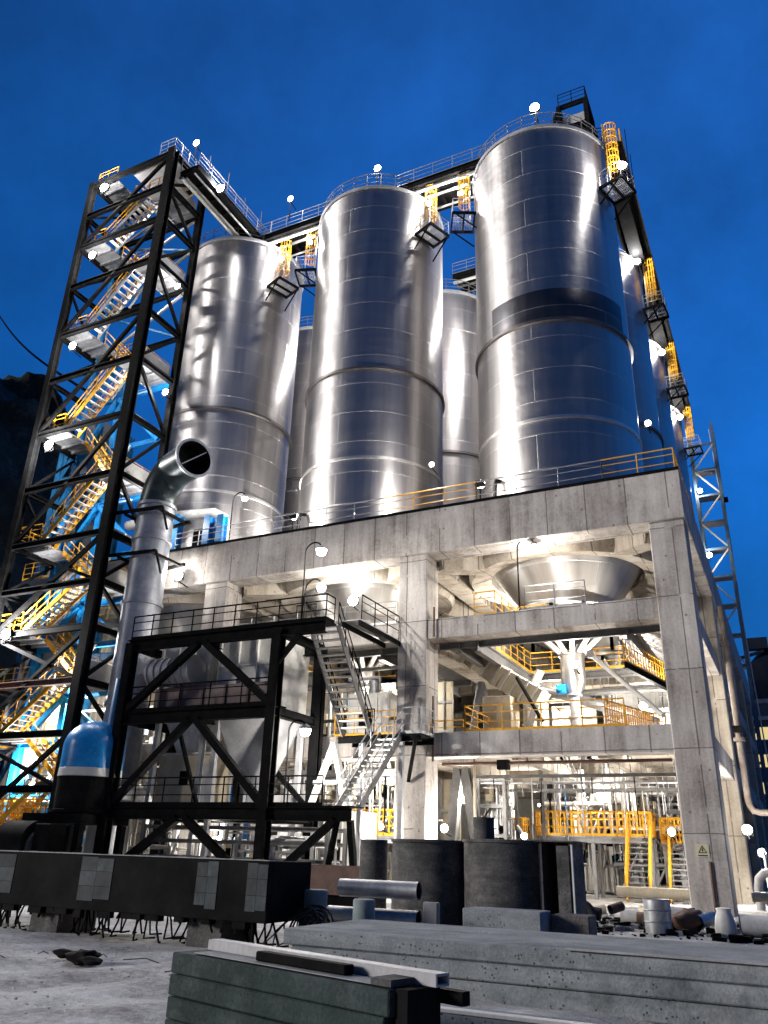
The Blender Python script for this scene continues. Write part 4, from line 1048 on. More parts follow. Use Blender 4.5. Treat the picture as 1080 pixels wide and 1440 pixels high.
t = thing('works_building', 'grey far building with yellow lit windows at the right edge', 'building', (9, 92, 0))
MB().box((-1.6, 90, 0), (24, 104, 22.2)).build('wall', M['farbuild'], t)
MB().box((-1.9, 89.7, 22.203), (24.3, 104.3, 22.8)).build('roof', M['grey'], t)
for k in range(5):
    for i in range(6):
        x, z = -1.3+i*3.9, 3.0+k*3.6
        w = MB().box((x-.1, 89.9, z-.1), (x+2.4, 89.997, z+1.7)).build('window', M['white'], t)
        MB().box((x, 89.85, z), (x+2.3, 89.897, z+1.6)).build('pane', M['winlit'] if (i*7+k*3) % 4 == 0 or (i == 0 and k in (2, 3)) else M['fardark'], w)
MB().bar((-1.7, 89.6, 20.2), (6, 89.6, 20.2), .3, .5).build('pipe_bridge', M['white'], t)
t = thing('far_silo', 'dark distant silo tower beyond the grey building', 'silo', (1.8, 122, 0))
MB().lathe([(3.4, 0), (3.4, 30), (3.4, 34.5), (1.2, 37), (.02, 37.4)], (1.5, 124, 0), 32).build('shell', M['fardark'], t, smooth=40)
MB().bar((-3.6, 121.5, 35.4), (1.2, 121.5, 36.6), .5).build('gantry', M['fardark'], t); MB().bar((-3.2, 121.5, 0), (-3.2, 121.5, 36), .7).build('leg', M['fardark'], t)
MB().box((-1.5, 121, 37.0), (2.0, 123, 39)).build('head_box', M['fardark'], t)
t = thing('overhead_cable', 'dark cable slanting down from the upper left towards the stair tower', 'cable', (-50, 8, 30))
A, Bp = V((-96.8, 30, 76.5)), V((TX0-.2, TY1, 29.9)); MB().path([A.lerp(Bp, i/14) - V((0, 0, 1.2*math.sin(PI*i/14))) for i in range(15)], .11, 6).build('cable', M['black'], t)

# ------------------------------------------------------------------ foreground
tr = thing('steel_trough', 'long dark stained trough wall standing on bent rebar, lower left', 'trough', (-11, -19, 0))
mb = MB().box((-17.5, -19.5, .46), (-6.5, -19.38, 1.50)).box((-17.5, -18.1, .46), (-6.5, -17.98, 1.50)).box((-17.5, -19.378, .46), (-6.5, -18.102, .6))
mb.box((-6.62, -19.377, .6), (-6.5, -18.103, 1.5)).build('body', M['dark'], tr, bevel=.01)
q0 = random.Random(21)
for a, b in ((-14.2, -13.13), (-11.18, -10.3), (-8.16, -7.65), (-6.98, -6.52)):
    for u in range(3):
        for v in range(2):
            xa, xb = a+(b-a)*v/2, a+(b-a)*(v+1)/2; za, zb = .63+u*.28, .63+(u+1)*.28
            MB().box((xa+.004, -19.512, za+.004+(q0.uniform(0, .07) if u == 0 else 0)), (xb-.003, -19.503, zb-.003-(q0.uniform(0, .03) if u == 2 else 0))).build('pale_patch', M['patch' if q0.random() < .5 else 'patch2'], tr)
mb = MB(); q = random.Random(5)
for i in range(110):
    x0 = -17.5+i*.1; mb.box((x0, -19.53+q.uniform(-.006, .006), 1.503), (x0+.099, -19.34+q.uniform(-.01, .01), 1.513+q.uniform(0, .014)))
mb.build('lit_top_lip', M['precast_lt'], tr)  # pale colour stands for the light along the trough's top edge
for i in range(98):
    x = q.uniform(-17.4, -7.0); y = q.uniform(-19.4, -18.0); dx = q.uniform(-.25, .25)
    MB().path([(x, y, .52), (x+dx*.4, y+q.uniform(-.05, .05), .25), (x+dx, y, -.03), (x+dx+q.uniform(.05, .4), y-.1, .01)], .021, 5).build('rebar', M['dark'], tr)
for i in range(34):
    x = -17.4+i*.31; MB().bar((x, -19.48, .48), (x+q.uniform(-.1, .1), -19.46, q.uniform(.2, .40)), .05, .02).build('hanging_strip', M['dark'], tr)
for i in range(16): x = -17.3+i*.66; MB().box((x+q.uniform(0, .2), -19.49, q.uniform(.3, .4)), (x+q.uniform(.3, .6), -19.3, .459)).build('spacer_block', M['dark'], tr)
for xa in (-16.5, -12.6, -8.4): MB().box((xa, -19.3, -.05), (xa+.8, -18.2, .459)).build('bearer_block', M['ductdark'], tr)
t = thing('cable_coil', 'tangled dark coil of cable dumped at the end of the trough', 'coil', (-6.0, -18.5, 0))
mb = MB()
for i in range(16):
    c = V((-6.05+q.uniform(-.12, .18), -18.6+q.uniform(-.2, .2), .36+q.uniform(-.06, .08))); a, r = q.uniform(-.5, .5), q.uniform(.26, .4); tl = q.uniform(.5, 1.3)
    mb.path([c+V((r*math.cos(u)*math.cos(a), r*math.cos(u)*math.sin(a)+r*.25*math.sin(u), r*math.sin(u)*.9*min(1, tl))) for u in [k*2*PI/22 for k in range(22)]], .017, 5, closed=True)
for i in range(10):
    x = -6.1+q.uniform(-.5, .4); mb.path([(x, -18.6, .55), (x+q.uniform(-.3, .3), -18.9, .3), (x+q.uniform(-.5, .5), -19.0, .0)], .014, 5)
mb.build('loop', M['rubber'], t)
def slab(label, x0, x1, y0, y1, z0, z1, mat='slab', name='concrete_slab', rz=0, grp=None, bev=.018):
    o = MB().box((x0, y0, z0), (x1, y1, z1)).build(name, M[mat], None, bevel=bev, org=((x0+x1)/2, (y0+y1)/2, z0))
    o.rotation_euler = (0, 0, rz); tag(o, label, name.split('_')[-1], grp); return o
slab('topmost long blue-grey concrete slab of the lower right stack', -4.75, 6.2, -21.65, -19.1, .405, .62, grp='stacked concrete slabs')
slab('second long concrete slab from the top of the lower right stack', -4.55, 6.4, -21.74, -19.2, .19, .40, grp='stacked concrete slabs')
slab('lowest long concrete slab of the lower right stack', -4.9, 6.3, -21.68, -19.1, -.08, .185, grp='stacked concrete slabs')
slab('thin pale batten lying along the slab stack edge', -.45, 4.4, -21.70, -21.62, .623, .645, 'precast_lt', 'wood_batten', bev=.004)
kb = slab('pale kerb beam with white top edge, bottom right', -2.2, 4.6, -24.05, -23.55, -.05, .17, 'slab', 'kerb_beam', .0)
slab('thin white board lying on top of the bottom right kerb beam', -2.2, 4.6, -24.06, -23.92, .173, .21, 'white', 'white_board', 0, bev=.006)

A = math.radians(-17)
def on_stack(label, name, l0, l1, w0, w1, z0, z1, mat, grp=None, ang=A, hollow=False, bev=.012):
    """box in the frame of the panel stack: l along it from its far left corner, w behind the front edge"""
    mb = MB()
    if hollow:
        th = .02
        mb.box((l0, w0, z0), (l1, w0+th, z1)).box((l0, w1-th, z0), (l1, w1, z1)).box((l0, w0+th+.001, z1-th), (l1, w1-th-.001, z1)).box((l0, w0+th+.001, z0), (l1, w1-th-.001, z0+th))
    else: mb.box((l0, w0, z0), (l1, w1, z1))
    o = mb.build(name, M[mat], None, bevel=bev); o.location = (-3.42, -25.80, 0); o.rotation_euler = (0, 0, ang)
    tag(o, label, name.split('_')[-1], grp); return o
nm = ['lowest green-grey formwork panel of the front stack', 'second formwork panel from the bottom of the front stack', 'third formwork panel from the bottom of the front stack', 'topmost green-grey formwork panel, under the dark bar']
for k in range(4): on_stack(nm[k], 'formwork_panel', -.03+.02*(k % 2), 2.98-.03*(k % 3), -.012*(k % 2), .50, -.05+k*.195, -.05+k*.195+.185, 'panelgreen', 'stacked formwork panels')
on_stack('square steel tube along the back of the formwork panel stack', 'steel_tube', .15, 3.2, .30, .47, .735, .83, 'grey', None, hollow=True, bev=.005)
on_stack('short dark timber bar lying on the formwork panels', 'timber_bar', 1.15, 2.35, .12, .24, .742, .822, 'black')
on_stack('pale strip painting the lit top of the formwork panels', 'plate_strip', .30, 2.85, .03, .285, .733, .739, 'precast_lt', None, bev=.001)  # light on the panel tops, put in as a pale strip
t = thing('panel_end_frame', 'black end frame closing the right end of the formwork panels', 'steel frame', (-.5, -26.6, 0))
t.rotation_euler = (0, 0, 0)
def L2W(l, w, z): return (-3.42+l*math.cos(A)-w*math.sin(A), -25.80+l*math.sin(A)+w*math.cos(A), z)
mb = MB(); mb.bar(L2W(3.06, .05, .34), L2W(3.06, .45, .34), .12, .78); mb.build('end_plate', M['black'], t)
mb = MB(); mb.bar(L2W(3.0, .50, .66), L2W(3.34, .50, .66), .1, .1); mb.build('lug', M['black'], t)
MB().bar(L2W(2.86, .02, .76), L2W(2.86, .45, .76), .22, .05).build('cap_plate', M['ductdark'], t)

def drum(label, x, y, r, h, mat, rings, name='steel_drum', z0=0., open_top=True, lw=1):
    t = thing(name, label, name.split('_')[-1], (x, y, z0), None)
    MB().lathe([(r-.03, z0+.02), (r, z0), (r, z0+h*.33), (r, z0+h*.66), (r, z0+h), (r-.03, z0+h), (r-.03, z0+h*.5), (.01, z0+h*.5)], (x, y, 0), 56).build('shell', M[mat], t, smooth=40)
    for zz in rings: MB().lathe([(r-.01, zz-.035), (r+.035, zz-.03), (r+.035, zz+.03), (r-.01, zz+.035)], (x, y, 0), 56).build('flange', M[mat], t, smooth=30)
    return t
drum('large dark steel duct section standing upright, left of the pair', -5.50, -14.2, .90, 2.0, 'ductdark', (1.985,), 'duct_section')
dr = drum('large dark steel duct section with a stub pipe on top, right of the pair', -3.62, -14.3, .93, 2.03, 'ductdark', (2.015,), 'duct_section')
MB().tube((-4.05, -14.5, 1.0), (-4.05, -14.5, 2.52), .24, n=24).build('stub_pipe', M['ductdark'], dr, smooth=40)
MB().bar((-2.72, -14.6, 0), (-2.72, -14.6, 2.0), .07, .07).build('edge_rib', M['grey'], dr)
t = thing('open_duct', 'dark open-ended square duct standing beside the big duct sections', 'duct', (-2.3, -14.4, 0))
mb = MB().box((-2.62, -13.9, 0), (-1.95, -13.86, 2.02)).box((-2.62, -15.0, 0), (-2.58, -13.902, 2.02)).box((-1.99, -15.0, 0), (-1.95, -13.902, 2.02)).box((-2.25, -15.05, 0), (-1.992, -15.0, 1.95))
mb.build('plate', M['ductdark'], t); MB().box((-1.947, -15.03, 0), (-1.915, -14.97, 1.98)).build('edge_bar', M['white'], t)
MB().box((-2.7, -15.1, 2.023), (-1.85, -13.8, 2.05)).build('lid', M['ductdark'], t)
drum('narrow dark drum standing left of the big duct sections', -7.15, -13.9, .34, 2.0, 'ductdark', (), 'steel_drum')
slab('low blue-grey concrete block in front of the right duct section', -3.45, -1.95, -17.5, -16.8, 0, .80, 'slab', 'concrete_block')
slab('small white block standing on edge before the duct sections', -4.28, -3.98, -17.45, -17.3, 0, .86, 'precast_lt', 'white_block')
slab('flat dark steel plate leaning low beside the concrete block', -1.9, -1.2, -17.0, -16.4, 0, .75, 'ductdark', 'steel_plate')
def lying(label, p, q, r, mat, name='lying_pipe', grp=None):
    t = thing(name, label, 'pipe', tuple((V(p)+V(q))/2), grp)
    p, q = V(p), V(q); d = (q-p).normalized()
    MB().tube(p, q, r, n=24, caps=False).build('pipe', M[mat], t, smooth=40)
    MB().tube(p+d*.02, q-d*.02, r*.88, n=24, caps=False).build('inner_wall', M['rubber'], t, smooth=40)
    return t
lying('upper grey pipe lying across the concrete stubs, left of the duct sections', (-6.35, -17.0, 1.02), (-4.6, -16.9, 1.02), .17, 'galv')
lying('lower grey pipe lying behind the concrete stubs', (-6.6, -17.0, .50), (-4.6, -16.9, .50), .17, 'galv')
lying('third grey pipe lying on the ground behind the concrete stubs', (-6.5, -17.1, .17), (-4.5, -17.0, .17), .17, 'galv')
def stub(label, x, y, r, h, mat='precast_lt'):
    o = MB().lathe([(.01, 0), (r, 0), (r, h-.02), (r-.02, h), (.01, h)], (x, y, 0), 24).build('concrete_stub', M[mat], None, smooth=40, org=(x, y, 0)); tag(o, label, 'concrete stub')
stub('grey concrete stub standing furthest left before the pipes', -6.36, -18.0, .24, 1.0, 'precast')
stub('grey concrete stub under the upper pipe end, beside the duct section', -4.86, -18.8, .20, .92, 'precast')

# scrap heap right of the slabs
r = random.Random(11)
sc_n = ['black pipe offcut at the left end of the scrap heap', 'pale pipe offcut lying across the scrap heap', 'short rusty pipe offcut in the scrap heap', 'dark ring-like pipe end facing the viewer', 'grey pipe offcut behind the tyre',
        'white pipe offcut at the back of the scrap heap', 'galvanised offcut beside the barrel', 'brown pipe offcut leaning on the barrel', 'black offcut right of the barrel', 'pale offcut near the corner column foot', 'thick grey offcut before the yellow stair', 'thin white offcut on top of the heap', 'dark offcut lowest in the heap', 'rust-brown offcut near the sack']
for i, lab in enumerate(sc_n):
    x = -4.6+i*.34+r.uniform(-.15, .15); y = r.uniform(-9.2, -6.5); z = r.uniform(.12, .45); a = r.uniform(-1.2, 1.2); L = r.uniform(.4, 1.0); rad = r.uniform(.10, .22)
    lying(lab, (x-L/2*math.cos(a), y-L/2*math.sin(a), z), (x+L/2*math.cos(a), y+L/2*math.sin(a), z+r.uniform(-.08, .12)), rad, r.choice(['rubber', 'galv', 'white', 'brown', 'grey', 'dark', 'beige']), 'pipe_offcut', 'pipe offcuts in the scrap heap')
for i, (x, y, a) in enumerate(((-3.55, -9.6, 1.1), (-3.0, -9.9, .5))):
    t = thing('old_tyre', ['worn black tyre leaning at the left of the scrap heap', 'second black tyre lying flatter in the scrap heap'][i], 'tyre', (x, y, 0)); mb = MB()
    c = V((x, y, .36)); u = V((math.cos(a), math.sin(a)*.3, 0)).normalized(); w = V((0, .3*(1-i), 1)).normalized()
    mb.path([c+u*.27*math.cos(k*2*PI/28)+w*.27*math.sin(k*2*PI/28) for k in range(28)], .1, 10, closed=True); mb.build('tyre', M['rubber'], t, smooth=60)
bl = thing('steel_barrel', 'grey steel barrel standing by the scrap heap', 'barrel', (-1.2, -9.2, 0))
MB().lathe([(.01, 0), (.34, 0), (.34, .25), (.36, .27), (.34, .29), (.34, .52), (.36, .54), (.34, .56), (.34, .78), (.36, .8), (.32, .8), (.3, .74), (.01, .74)], (-1.2, -9.2, 0), 32).build('shell', M['galv'], bl, smooth=35)
t = thing('white_sack', 'white slumped sack standing on the ground near the right edge', 'sack', (.42, -9.2, 0))
MB().lathe([(.01, 0), (.24, .02), (.26, .2), (.22, .45), (.17, .58), (.19, .66), (.08, .68), (.01, .66)], (.42, -9.2, 0), 20).build('bag', M['white'], t, smooth=60)
lying('thick pale pipe lying at the right edge behind the slabs', (.75, -9.0, .28), (4.5, -8.4, .28), .26, 'white')
lying('long pale pipe lying before the yellow stairs', (-4.6, 3.2, .55), (-1.7, 3.0, .55), .2, 'beige')
t = thing('dark_bundle', 'dark crumpled bundle lying right of the barrel', 'bundle', (-.55, -8.2, 0)); bm = bmesh.new(); bmesh.ops.create_icosphere(bm, subdivisions=3, radius=.4)
from mathutils import noise as mn
mb = MB(); vv = [V((v.co.x*1.25, v.co.y, max(-.28, v.co.z*.7)))*(1+.35*mn.noise(v.co*5)) + V((-.55, -8.2, .28)) for v in bm.verts]; mb.add(vv, [[w.index for w in f.verts] for f in bm.faces]); bm.free(); mb.build('cloth', M['brown'], t, smooth=80)
t = thing('rust_bin', 'red-brown open steel bin behind the end of the trough', 'bin', (-13, -6, 0)); mb = MB()
mb.box((-13.6, -7, .35), (-11.0, -6.95, 1.25)).box((-13.6, -5.4, .35), (-11.0, -5.35, 1.25)).box((-13.6, -6.948, .35), (-13.55, -5.402, 1.25)).box((-11.05, -6.948, .35), (-11.0, -5.402, 1.25)).box((-13.55, -6.947, .35), (-11.05, -5.403, .4)); mb.build('shell', M['brown'], t)
MB().box((-13.4, -6.8, 0), (-11.2, -5.6, .349)).build('skid', M['black'], t)

def rubble(name, label, n, area, s0, s1, mat, seed):
    r = random.Random(seed); mb = MB()
    for i in range(n):
        x, y = r.uniform(area[0], area[1]), r.uniform(area[2], area[3]); s = s0 + (s1-s0)*r.random()**3
        vs = []
        for k in range(8):
            sx, sy_, sz = (k & 1)*2-1, (k >> 1 & 1)*2-1, (k >> 2 & 1)*2-1
            vs.append((x+s*sx*r.uniform(.5, 1), y+s*sy_*r.uniform(.5, 1), s*.45+s*.6*sz*r.uniform(.5, 1)-.02))
        mb.add(vs, [(0,2,3,1),(4,5,7,6),(0,1,5,4),(1,3,7,5),(3,2,6,7),(2,0,4,6)])
    o = mb.build(name, M[mat], None); o['kind'] = 'stuff'; o['label'] = label; o['category'] = 'rubble'
rubble('gravel', 'loose stones and clods scattered on the sandy ground, lower left', 900, (-12, -2.5, -27.5, -18.5), .004, .024, 'ground', 3)
rubble('debris', 'dark stones and scraps heaped behind the concrete slabs', 420, (-5.2, 1.5, -10.5, -5.5), .03, .18, 'dark', 4)
rubble('rubble', 'pale broken stones heaped behind the concrete slabs', 420, (-5.4, 2.5, -9.5, -3.5), .03, .16, 'precast_lt', 6)
mb = MB()
for i in range(12):
    x, y = r.uniform(-9.5, -4.2), r.uniform(-23.6, -20.2); a = r.uniform(0, PI); L = r.uniform(.15, .7)
    mb.path([(x, y, .015), (x+L*.5*math.cos(a), y+L*.5*math.sin(a), .05), (x+L*math.cos(a+.3), y+L*math.sin(a+.3), .012)], .007, 4)
o = mb.build('litter', M['dark'], None); o['kind'] = 'stuff'; o['label'] = 'twigs and wire scraps scattered on the ground beside the trough'; o['category'] = 'litter'
clods = [(-8.2, -22.1, .20, 'largest dark clod of mud before the trough'), (-7.75, -22.4, .12, 'smaller dark clod of mud beside the largest one'), (-8.75, -22.0, .13, 'dark clod of mud left of the largest one')]
for x, y, s, lab in clods:
    bm = bmesh.new(); bmesh.ops.create_icosphere(bm, subdivisions=3, radius=s); mb = MB()
    mb.add([V((v.co.x*1.5, v.co.y, v.co.z*.5))*(1+.5*mn.noise(v.co*9)) + V((x, y, .03)) for v in bm.verts], [[w.index for w in f.verts] for f in bm.faces]); bm.free()
    tag(mb.build('mud_clod', M['dark'], None, smooth=70, org=(x, y, 0)), lab, 'clod', 'mud clods on the ground')

# ------------------------------------------------------------------ lit lamps
LIGHTS = {}
def light_data(p, rad, col):
    k = (p, rad, col)
    if k not in LIGHTS:
        l = bpy.data.lights.new('lamp_light', 'POINT'); l.energy = p; l.shadow_soft_size = rad; l.color = col; LIGHTS[k] = l
    return LIGHTS[k]
COOL, WARM2, NEUT = (1, .97, .95), (1, .93, .84), (1, .94, .87)
def floodlight(label, p, power, s=1.0, rz=0.0, col=NEUT, off=.45, pole=0, name='floodlight', dz=0):
    t = thing(name, label, 'lamp', p, 'lit floodlights on the plant'); 
    x, y, z = 0, 0, 0
    t.location = (0, 0, 0)
    MB().box((-.24*s, .03*s, -.18*s), (.24*s, .20*s, .18*s)).build('housing', M['black'], t, bevel=.02)
    # domed glass
    mb = MB(); n = 20; prof = [(.26*s*math.cos(a), .16*s*math.sin(a)) for a in [k*PI/2/5 for k in range(6)]]
    vs, fs = [], []
    for (rr, h) in prof:
        for k in range(n): u = 2*PI*k/n; vs.append((rr*math.cos(u), .028*s-h, rr*math.sin(u)))
    for j in range(len(prof)-1):
        for k in range(n): fs.append((j*n+k, j*n+(k+1) % n, (j+1)*n+(k+1) % n, (j+1)*n+k))
    mb.add(vs, fs); mb.build('lens', M['bulb'], t, smooth=60)
    mb = MB().bar((-.27*s, .1*s, 0), (-.27*s, .1*s, -.3*s), .03*s).bar((.27*s, .1*s, 0), (.27*s, .1*s, -.3*s), .03*s).bar((-.27*s, .1*s, -.3*s), (.27*s, .1*s, -.3*s), .03*s)
    mb.tube((0, .1*s, -.3*s), (0, .1*s+.75, -.3*s-.1), .03, n=6)
    if pole: mb.tube((0, .1*s, -.3*s-pole), (0, .1*s, -.3*s), .035, n=8)
    mb.build('bracket', M['black'], t)
    l = bpy.data.objects.new('lamp_light', light_data(power, .12, col)); COL.objects.link(l); l.parent = t; l.location = (0, -off, dz)
    t.location = p; t.rotation_euler = (0, 0, rz)
    return t
def gooseneck(label, x, y, z0, z1, side, power, s=1.0, dy=0):
    t = thing('gooseneck_lamp', label, 'lamp', (x, y, z0), 'gooseneck lamps')
    arc = [V((x+side*.42*(1-math.cos(a)), y, z1+.42*math.sin(a))) for a in [k*PI*.86/8 for k in range(9)]]
    MB().path([(x, y, z0), (x, y, z1)] + arc[1:], .035, 8).build('post', M['black'], t, smooth=50)
    e = arc[-1]
    MB().lathe([(.17*s, -.16), (.10*s, 0), (.03, .06), (.01, .07)], e, 18).build('shade', M['grey'], t, smooth=40)
    MB().lathe([(.01, -.30*s), (.12*s, -.25*s), (.155*s, -.16), (.10*s, -.05), (.01, -.04)], e, 18).build('bulb', M['bulb'], t, smooth=60)
    l = bpy.data.objects.new('lamp_light', light_data(power, .1, NEUT)); COL.objects.link(l); l.parent = t; l.location = (e.x-x, e.y-y-.05, e.z-z0-.45)
    return t
FL = [
 # stair tower
 ('uppermost floodlight on the left edge of the stair tower', (-34.9, -4.1, 44.2), 600, 1.9),
 ('second floodlight down the left edge of the stair tower', (-34.6, -4.1, 38.1), 500, 1.6),
 ('third floodlight down the left edge of the stair tower', (-34.6, -4.1, 30.8), 450, 1.5),
 ('fourth floodlight down the left edge of the stair tower', (-34.8, -4.1, 23.7), 1200, 1.8),
 ('lowest floodlight at the left edge of the stair tower', (-34.9, -4.1, 12.1), 2600, 1.8),
 ('floodlight on a pole at the top of the stair tower', (-28.6, -2.4, 47.3), 400, 1.4),
 ('bright floodlight on the bridge from the tower to the silo', (-27.0, -1.1, 43.6), 700, 1.8),
 ('floodlight high on the right edge of the stair tower', (-29.0, -1.6, 35.5), 300, 1.2),
 ('floodlight midway on the right edge of the stair tower', (-28.7, -1.5, 27.4), 350, 1.2),
 ('floodlight low on the right edge of the stair tower, above the stack elbow', (-28.95, -1.5, 20.4), 300, .9),
 # silo tops
 ('floodlight on the walkway between left and middle silo roofs', (-24.6, 3.8, 46.1), 350, 1.3),
 ('floodlight on the roof edge of the middle silo', (-16.9, 2.9, 44.9), 350, 1.4),
 ('floodlight on the roof edge of the corner silo', (-5.85, 2.9, 45.2), 400, 1.8),
 # ladders
 ('floodlight at the ladder on the right shoulder of the middle silo', (-13.85, 4.9, 42.3), 900, 1.3),
 ('floodlight at the ladder on the left of the corner silo', (-11.6, 4.9, 42.3), 900, 1.3),
 ('floodlight at the ladder on the left shoulder of the middle silo', (-23.25, 4.9, 42.4), 800, 1.2),
 ('floodlight at the ladder on the silo beside the stair tower', (-25.7, 4.9, 41.7), 800, 1.3),
 ('floodlight at the top right ladder of the corner silo', (-1.2, 4.3, 39.6), 900, 1.6),
 ('floodlight on the second-row ladder, right-hand skyline', (-2.2, 16.8, 42.6), 900, 1.5),
 ('floodlight on the third-row ladder, right-hand skyline', (-2.2, 28.4, 41.9), 900, 1.7),
 ('floodlight on the fourth-row ladder, right-hand skyline', (-2.2, 40.2, 41.8), 900, 1.7),
 ('floodlight between the corner silo and the dark silo behind it', (-2.3, 12.4, 26.6), 900, 1.1),
 ('floodlight behind the corner silo, lighting the gap to the rear silo', (-12.3, 12.2, 37.5), 1500, 1.0),
 ('floodlight behind the middle silo, lighting the gap beside the left silo', (-24.0, 12.2, 37.0), 1500, 1.0),
 ('floodlight low in the gap between left and middle silos', (-24.1, 7.6, 19.0), 1500, .9),
 # deck
 ('small floodlight on the deck by the gap right of the middle silo', (-11.85, .75, 20.2), 800, .75),
 ('bright floodlight on the deck edge beside the grey stack', (-26.2, -.9, 15.4), 170, 1.6),
 ('very bright floodlight in front of the middle hopper', (-16.8, 2.0, 13.8), 420, 1.6),
 ('floodlight beside the discharge chute in the right bay', (-6.1, 5.0, 10.3), 500, 1.0),
 ('floodlight below the second floor at the right end of the bay', (-3.4, 6.8, 8.5), 700, 1.5),
 ('floodlight left of the middle column behind the stair', (-13.9, 1.1, 4.7), 450, 1.2),
 ('floodlight between the A-frame legs right of the middle column', (-11.25, 3.4, 4.1), 600, 1.5),
 ('low floodlight glaring just over the left duct section', (-11.2, .8, 2.75), 300, 1.3),
 ('low floodlight glaring over the right duct section', (-7.7, .8, 2.5), 300, 1.0),
 ('low floodlight glaring left of the middle column foot', (-13.9, .2, 2.75), 250, .9),
 ('floodlight over the small yellow stair by the corner column', (-2.6, 5.8, 2.9), 450, 1.2),
 ('floodlight right of the corner column at ground level', (.35, 7.6, 3.1), 600, 1.6),
 ('floodlight further back right of the corner column', (.75, 9.0, 2.2), 500, 1.3),
 ('upper floodlight on the blue lattice tower', (-1.8, 49.4, 37.7), 700, 2.0),
 ('lower floodlight on the blue lattice tower', (-1.8, 49.4, 30.5), 700, 2.2),
 ('small added fill lamp deep in the right bay on the second level, left of the chute', (-9.0, 12.2, 9.7), 350, .6),  # from here, small lamps added to brighten the dark rear bays
 ('small added fill lamp deep in the right bay on the second level, near the corner column', (-3.2, 12.6, 9.9), 400, .6),
 ('small added fill lamp at the back of the right bay over the pipe rack', (-6.2, 10.3, 5.0), 300, .5),
 ('small added fill lamp among the pipes behind the middle column', (-10.4, 12.9, 4.4), 350, .6),
 ('small added fill lamp low behind the stair tower girts, second level', (-32.5, .6, 9.2), 1300, .7),  # this and the next: added to lighten the area behind the tower foot
 ('small added fill lamp lowest behind the stair tower, near the yellow stairs', (-35.2, -.6, 5.0), 1300, .7),
 ('small added fill lamp behind the right-hand hopper', (-9.8, 8.5, 13.6), 350, .6),  # added lamp, brightens the bay around the hopper
 ('small added fill lamp above the second level behind the upper stair flight', (-16.5, 5.8, 9.9), 400, .6),  # this and the next: added fill for the bay behind the stairs
 ('small added fill lamp in the bay behind the low stair flight', (-18.8, 6.9, 4.6), 300, .6),
 ('floodlight low under the lowest deck of the black frame', (-21.2, -1.5, 2.1), 600, .8),
]
for i, (lab, p, pw, s) in enumerate(FL):
    floodlight(lab, p, pw*PW*(1.0 if i in (0, 1, 2, 3, 4, 7, 8, 9) else .5 if i < 13 else .4 if i in (18, 19, 20) else .4 if 12 < i < 22 else .22 if i in (38, 39) else .5 if i in (32, 33, 34, 35, 36, 37) else 1), s*(.66 if i < 29 else .5), pole={5: 1.3, 10: 1.8, 11: 1.5, 12: 1.7}.get(i, 0), col=COOL if i < 25 else NEUT if i < 28 else WARM2)
for lab, p, rz in (('floodlight lighting the foot of the corner silo from the deck', (-9.3, 1.0, 18.7), PI), ('floodlight lighting the foot of the middle silo from the deck', (-20.2, 1.0, 18.7), PI)):
    floodlight(lab, p, 190*PW, .9, rz, pole=1.0, dz=.2)
gooseneck('gooseneck lamp on the end of the top black deck', -15.5, -4.9, 10.7, 13.9, 1, 700*PW, 1.5)
gooseneck('lower gooseneck lamp beside the tall one on the top black deck', -15.75, -4.3, 10.7, 12.4, 1, 150*PW, 1.3)
gooseneck('gooseneck lamp on the lowest black deck under the stairs', -16.15, -4.2, 3.3, 6.3, 1, 850*PW, 1.5)
gooseneck('gooseneck lamp on the second floor beam of the right bay', -7.3, .1, 11.8, 14.7, 1, 250*PW, 1.2)
gooseneck('gooseneck lamp on the deck before the left silo', -24.2, .6, 17.3, 20.2, 1, 350*PW, 1.2)

# thin night air that the lamps shine through
if HAZE > 0:
    mb = MB().box((-205, -75, -3), (70, 170, 135)); hz = mb.build('haze', M['black'], None); hz['kind'] = 'stuff'; hz['label'] = 'thin night haze glowing around the lamps'; hz['category'] = 'haze'
    hm = bpy.data.materials.new('thin_haze'); hm.use_nodes = True; hn = hm.node_tree; hn.nodes.clear()
    ho = hn.nodes.new('ShaderNodeOutputMaterial'); pv = hn.nodes.new('ShaderNodeVolumePrincipled'); pv.inputs['Density'].default_value = HAZE; pv.inputs['Color'].default_value = (.9, .93, 1, 1); pv.inputs['Anisotropy'].default_value = .2
    hn.links.new(pv.outputs[0], ho.inputs['Volume']); hz.data.materials.clear(); hz.data.materials.append(hm)

# ------------------------------------------------------------------ dusk sky, faint last light, camera
w = bpy.data.worlds.new('World'); SC.world = w; w.use_nodes = True; nt = w.node_tree
bg = nt.nodes['Background']
tc = N(nt, 'ShaderNodeTexCoord'); sp = N(nt, 'ShaderNodeSeparateXYZ'); nt.links.new(tc.outputs['Generated'], sp.inputs[0])
cl = noise(nt, tc.outputs['Generated'], 1.6, 4, .5); mot = noise(nt, tc.outputs['Generated'], 5.0, 6, .65)
hgt = math_n(nt, 'ADD', sp.outputs[2], math_n(nt, 'MULTIPLY', math_n(nt, 'SUBTRACT', cl, .5), .35))
c = ramp(nt, hgt, [(0.0, (.010, .050, .14)), (.18, (.006, .085, .29)), (.45, (.006, .105, .42)), (.75, (.008, .075, .31)), (1.0, (.008, .05, .19))])
dk = N(nt, 'ShaderNodeMapRange', interpolation_type='SMOOTHSTEP'); nt.links.new(sp.outputs[1], dk.inputs[0])
dk.inputs[1].default_value = -.2; dk.inputs[2].default_value = .6; dk.inputs[3].default_value = .36; dk.inputs[4].default_value = 1.0   # the sky behind the viewer is already darker
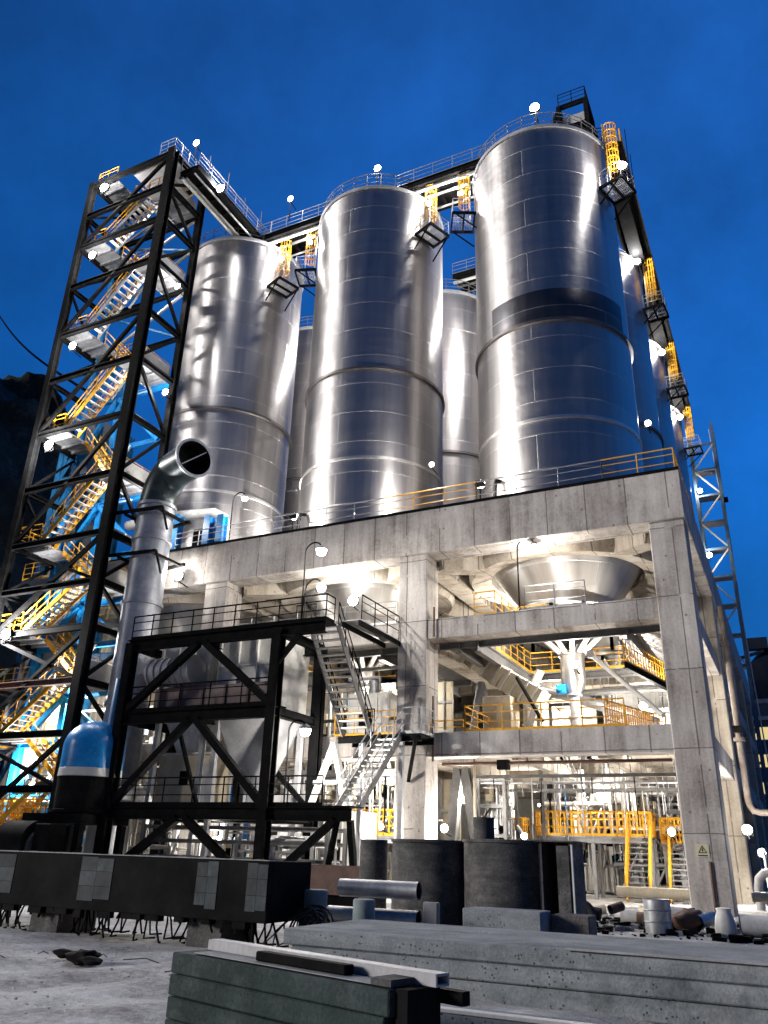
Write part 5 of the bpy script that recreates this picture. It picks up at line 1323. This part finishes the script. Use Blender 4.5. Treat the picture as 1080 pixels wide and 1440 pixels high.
vm = N(nt, 'ShaderNodeVectorMath', operation='SCALE'); nt.links.new(c, vm.inputs[0]); mr = N(nt, 'ShaderNodeMapRange'); nt.links.new(mot, mr.inputs[0]); mr.inputs[1].default_value = .3; mr.inputs[2].default_value = .7; mr.inputs[3].default_value = .80; mr.inputs[4].default_value = 1.18
lf = N(nt, 'ShaderNodeMapRange', interpolation_type='SMOOTHSTEP'); nt.links.new(sp.outputs[0], lf.inputs[0]); lf.inputs[1].default_value = -.75; lf.inputs[2].default_value = -.1; lf.inputs[3].default_value = .72; lf.inputs[4].default_value = 1.05
nt.links.new(math_n(nt, 'MULTIPLY', math_n(nt, 'MULTIPLY', dk.outputs[0], mr.outputs[0]), lf.outputs[0]), vm.inputs['Scale']); c = vm.outputs[0]
nt.links.new(c, bg.inputs[0]); bg.inputs[1].default_value = SKY
s = bpy.data.lights.new('dusk_sun', 'SUN'); s.energy = SUNP; s.angle = math.radians(12); s.color = (1, .95, .90)
so = bpy.data.objects.new('dusk_sun', s); COL.objects.link(so); so.rotation_euler = V((1.35, 1, -.42)).to_track_quat('-Z', 'Y').to_euler(); so.location = (0, -40, 60)

cam = bpy.data.cameras.new('camera'); co = bpy.data.objects.new('camera', cam); COL.objects.link(co); SC.camera = co
R = CAMR
m = Matrix.Identity(4)
for i in range(3):
    m[i][0] = R[i][0]; m[i][1] = -R[i][1]; m[i][2] = -R[i][2]; m[i][3] = CAMC[i]
co.matrix_world = m
cam.sensor_fit = 'VERTICAL'; cam.sensor_height = 36; cam.lens = 1119.04/1440*36; cam.clip_start = .1; cam.clip_end = 2000
SC.view_settings.view_transform = 'Standard'; SC.view_settings.look = 'None'; SC.view_settings.exposure = EXPO; SC.view_settings.gamma = 1
SC.render.engine = 'CYCLES'
cy = SC.cycles; cy.use_denoising = True
try: cy.denoiser = 'OPENIMAGEDENOISE'
except Exception: pass
cy.max_bounces = 6; cy.diffuse_bounces = 3; cy.glossy_bounces = 4; cy.transmission_bounces = 2; cy.sample_clamp_indirect = 4.0; cy.caustics_reflective = False; cy.caustics_refractive = False
cy.use_light_tree = True
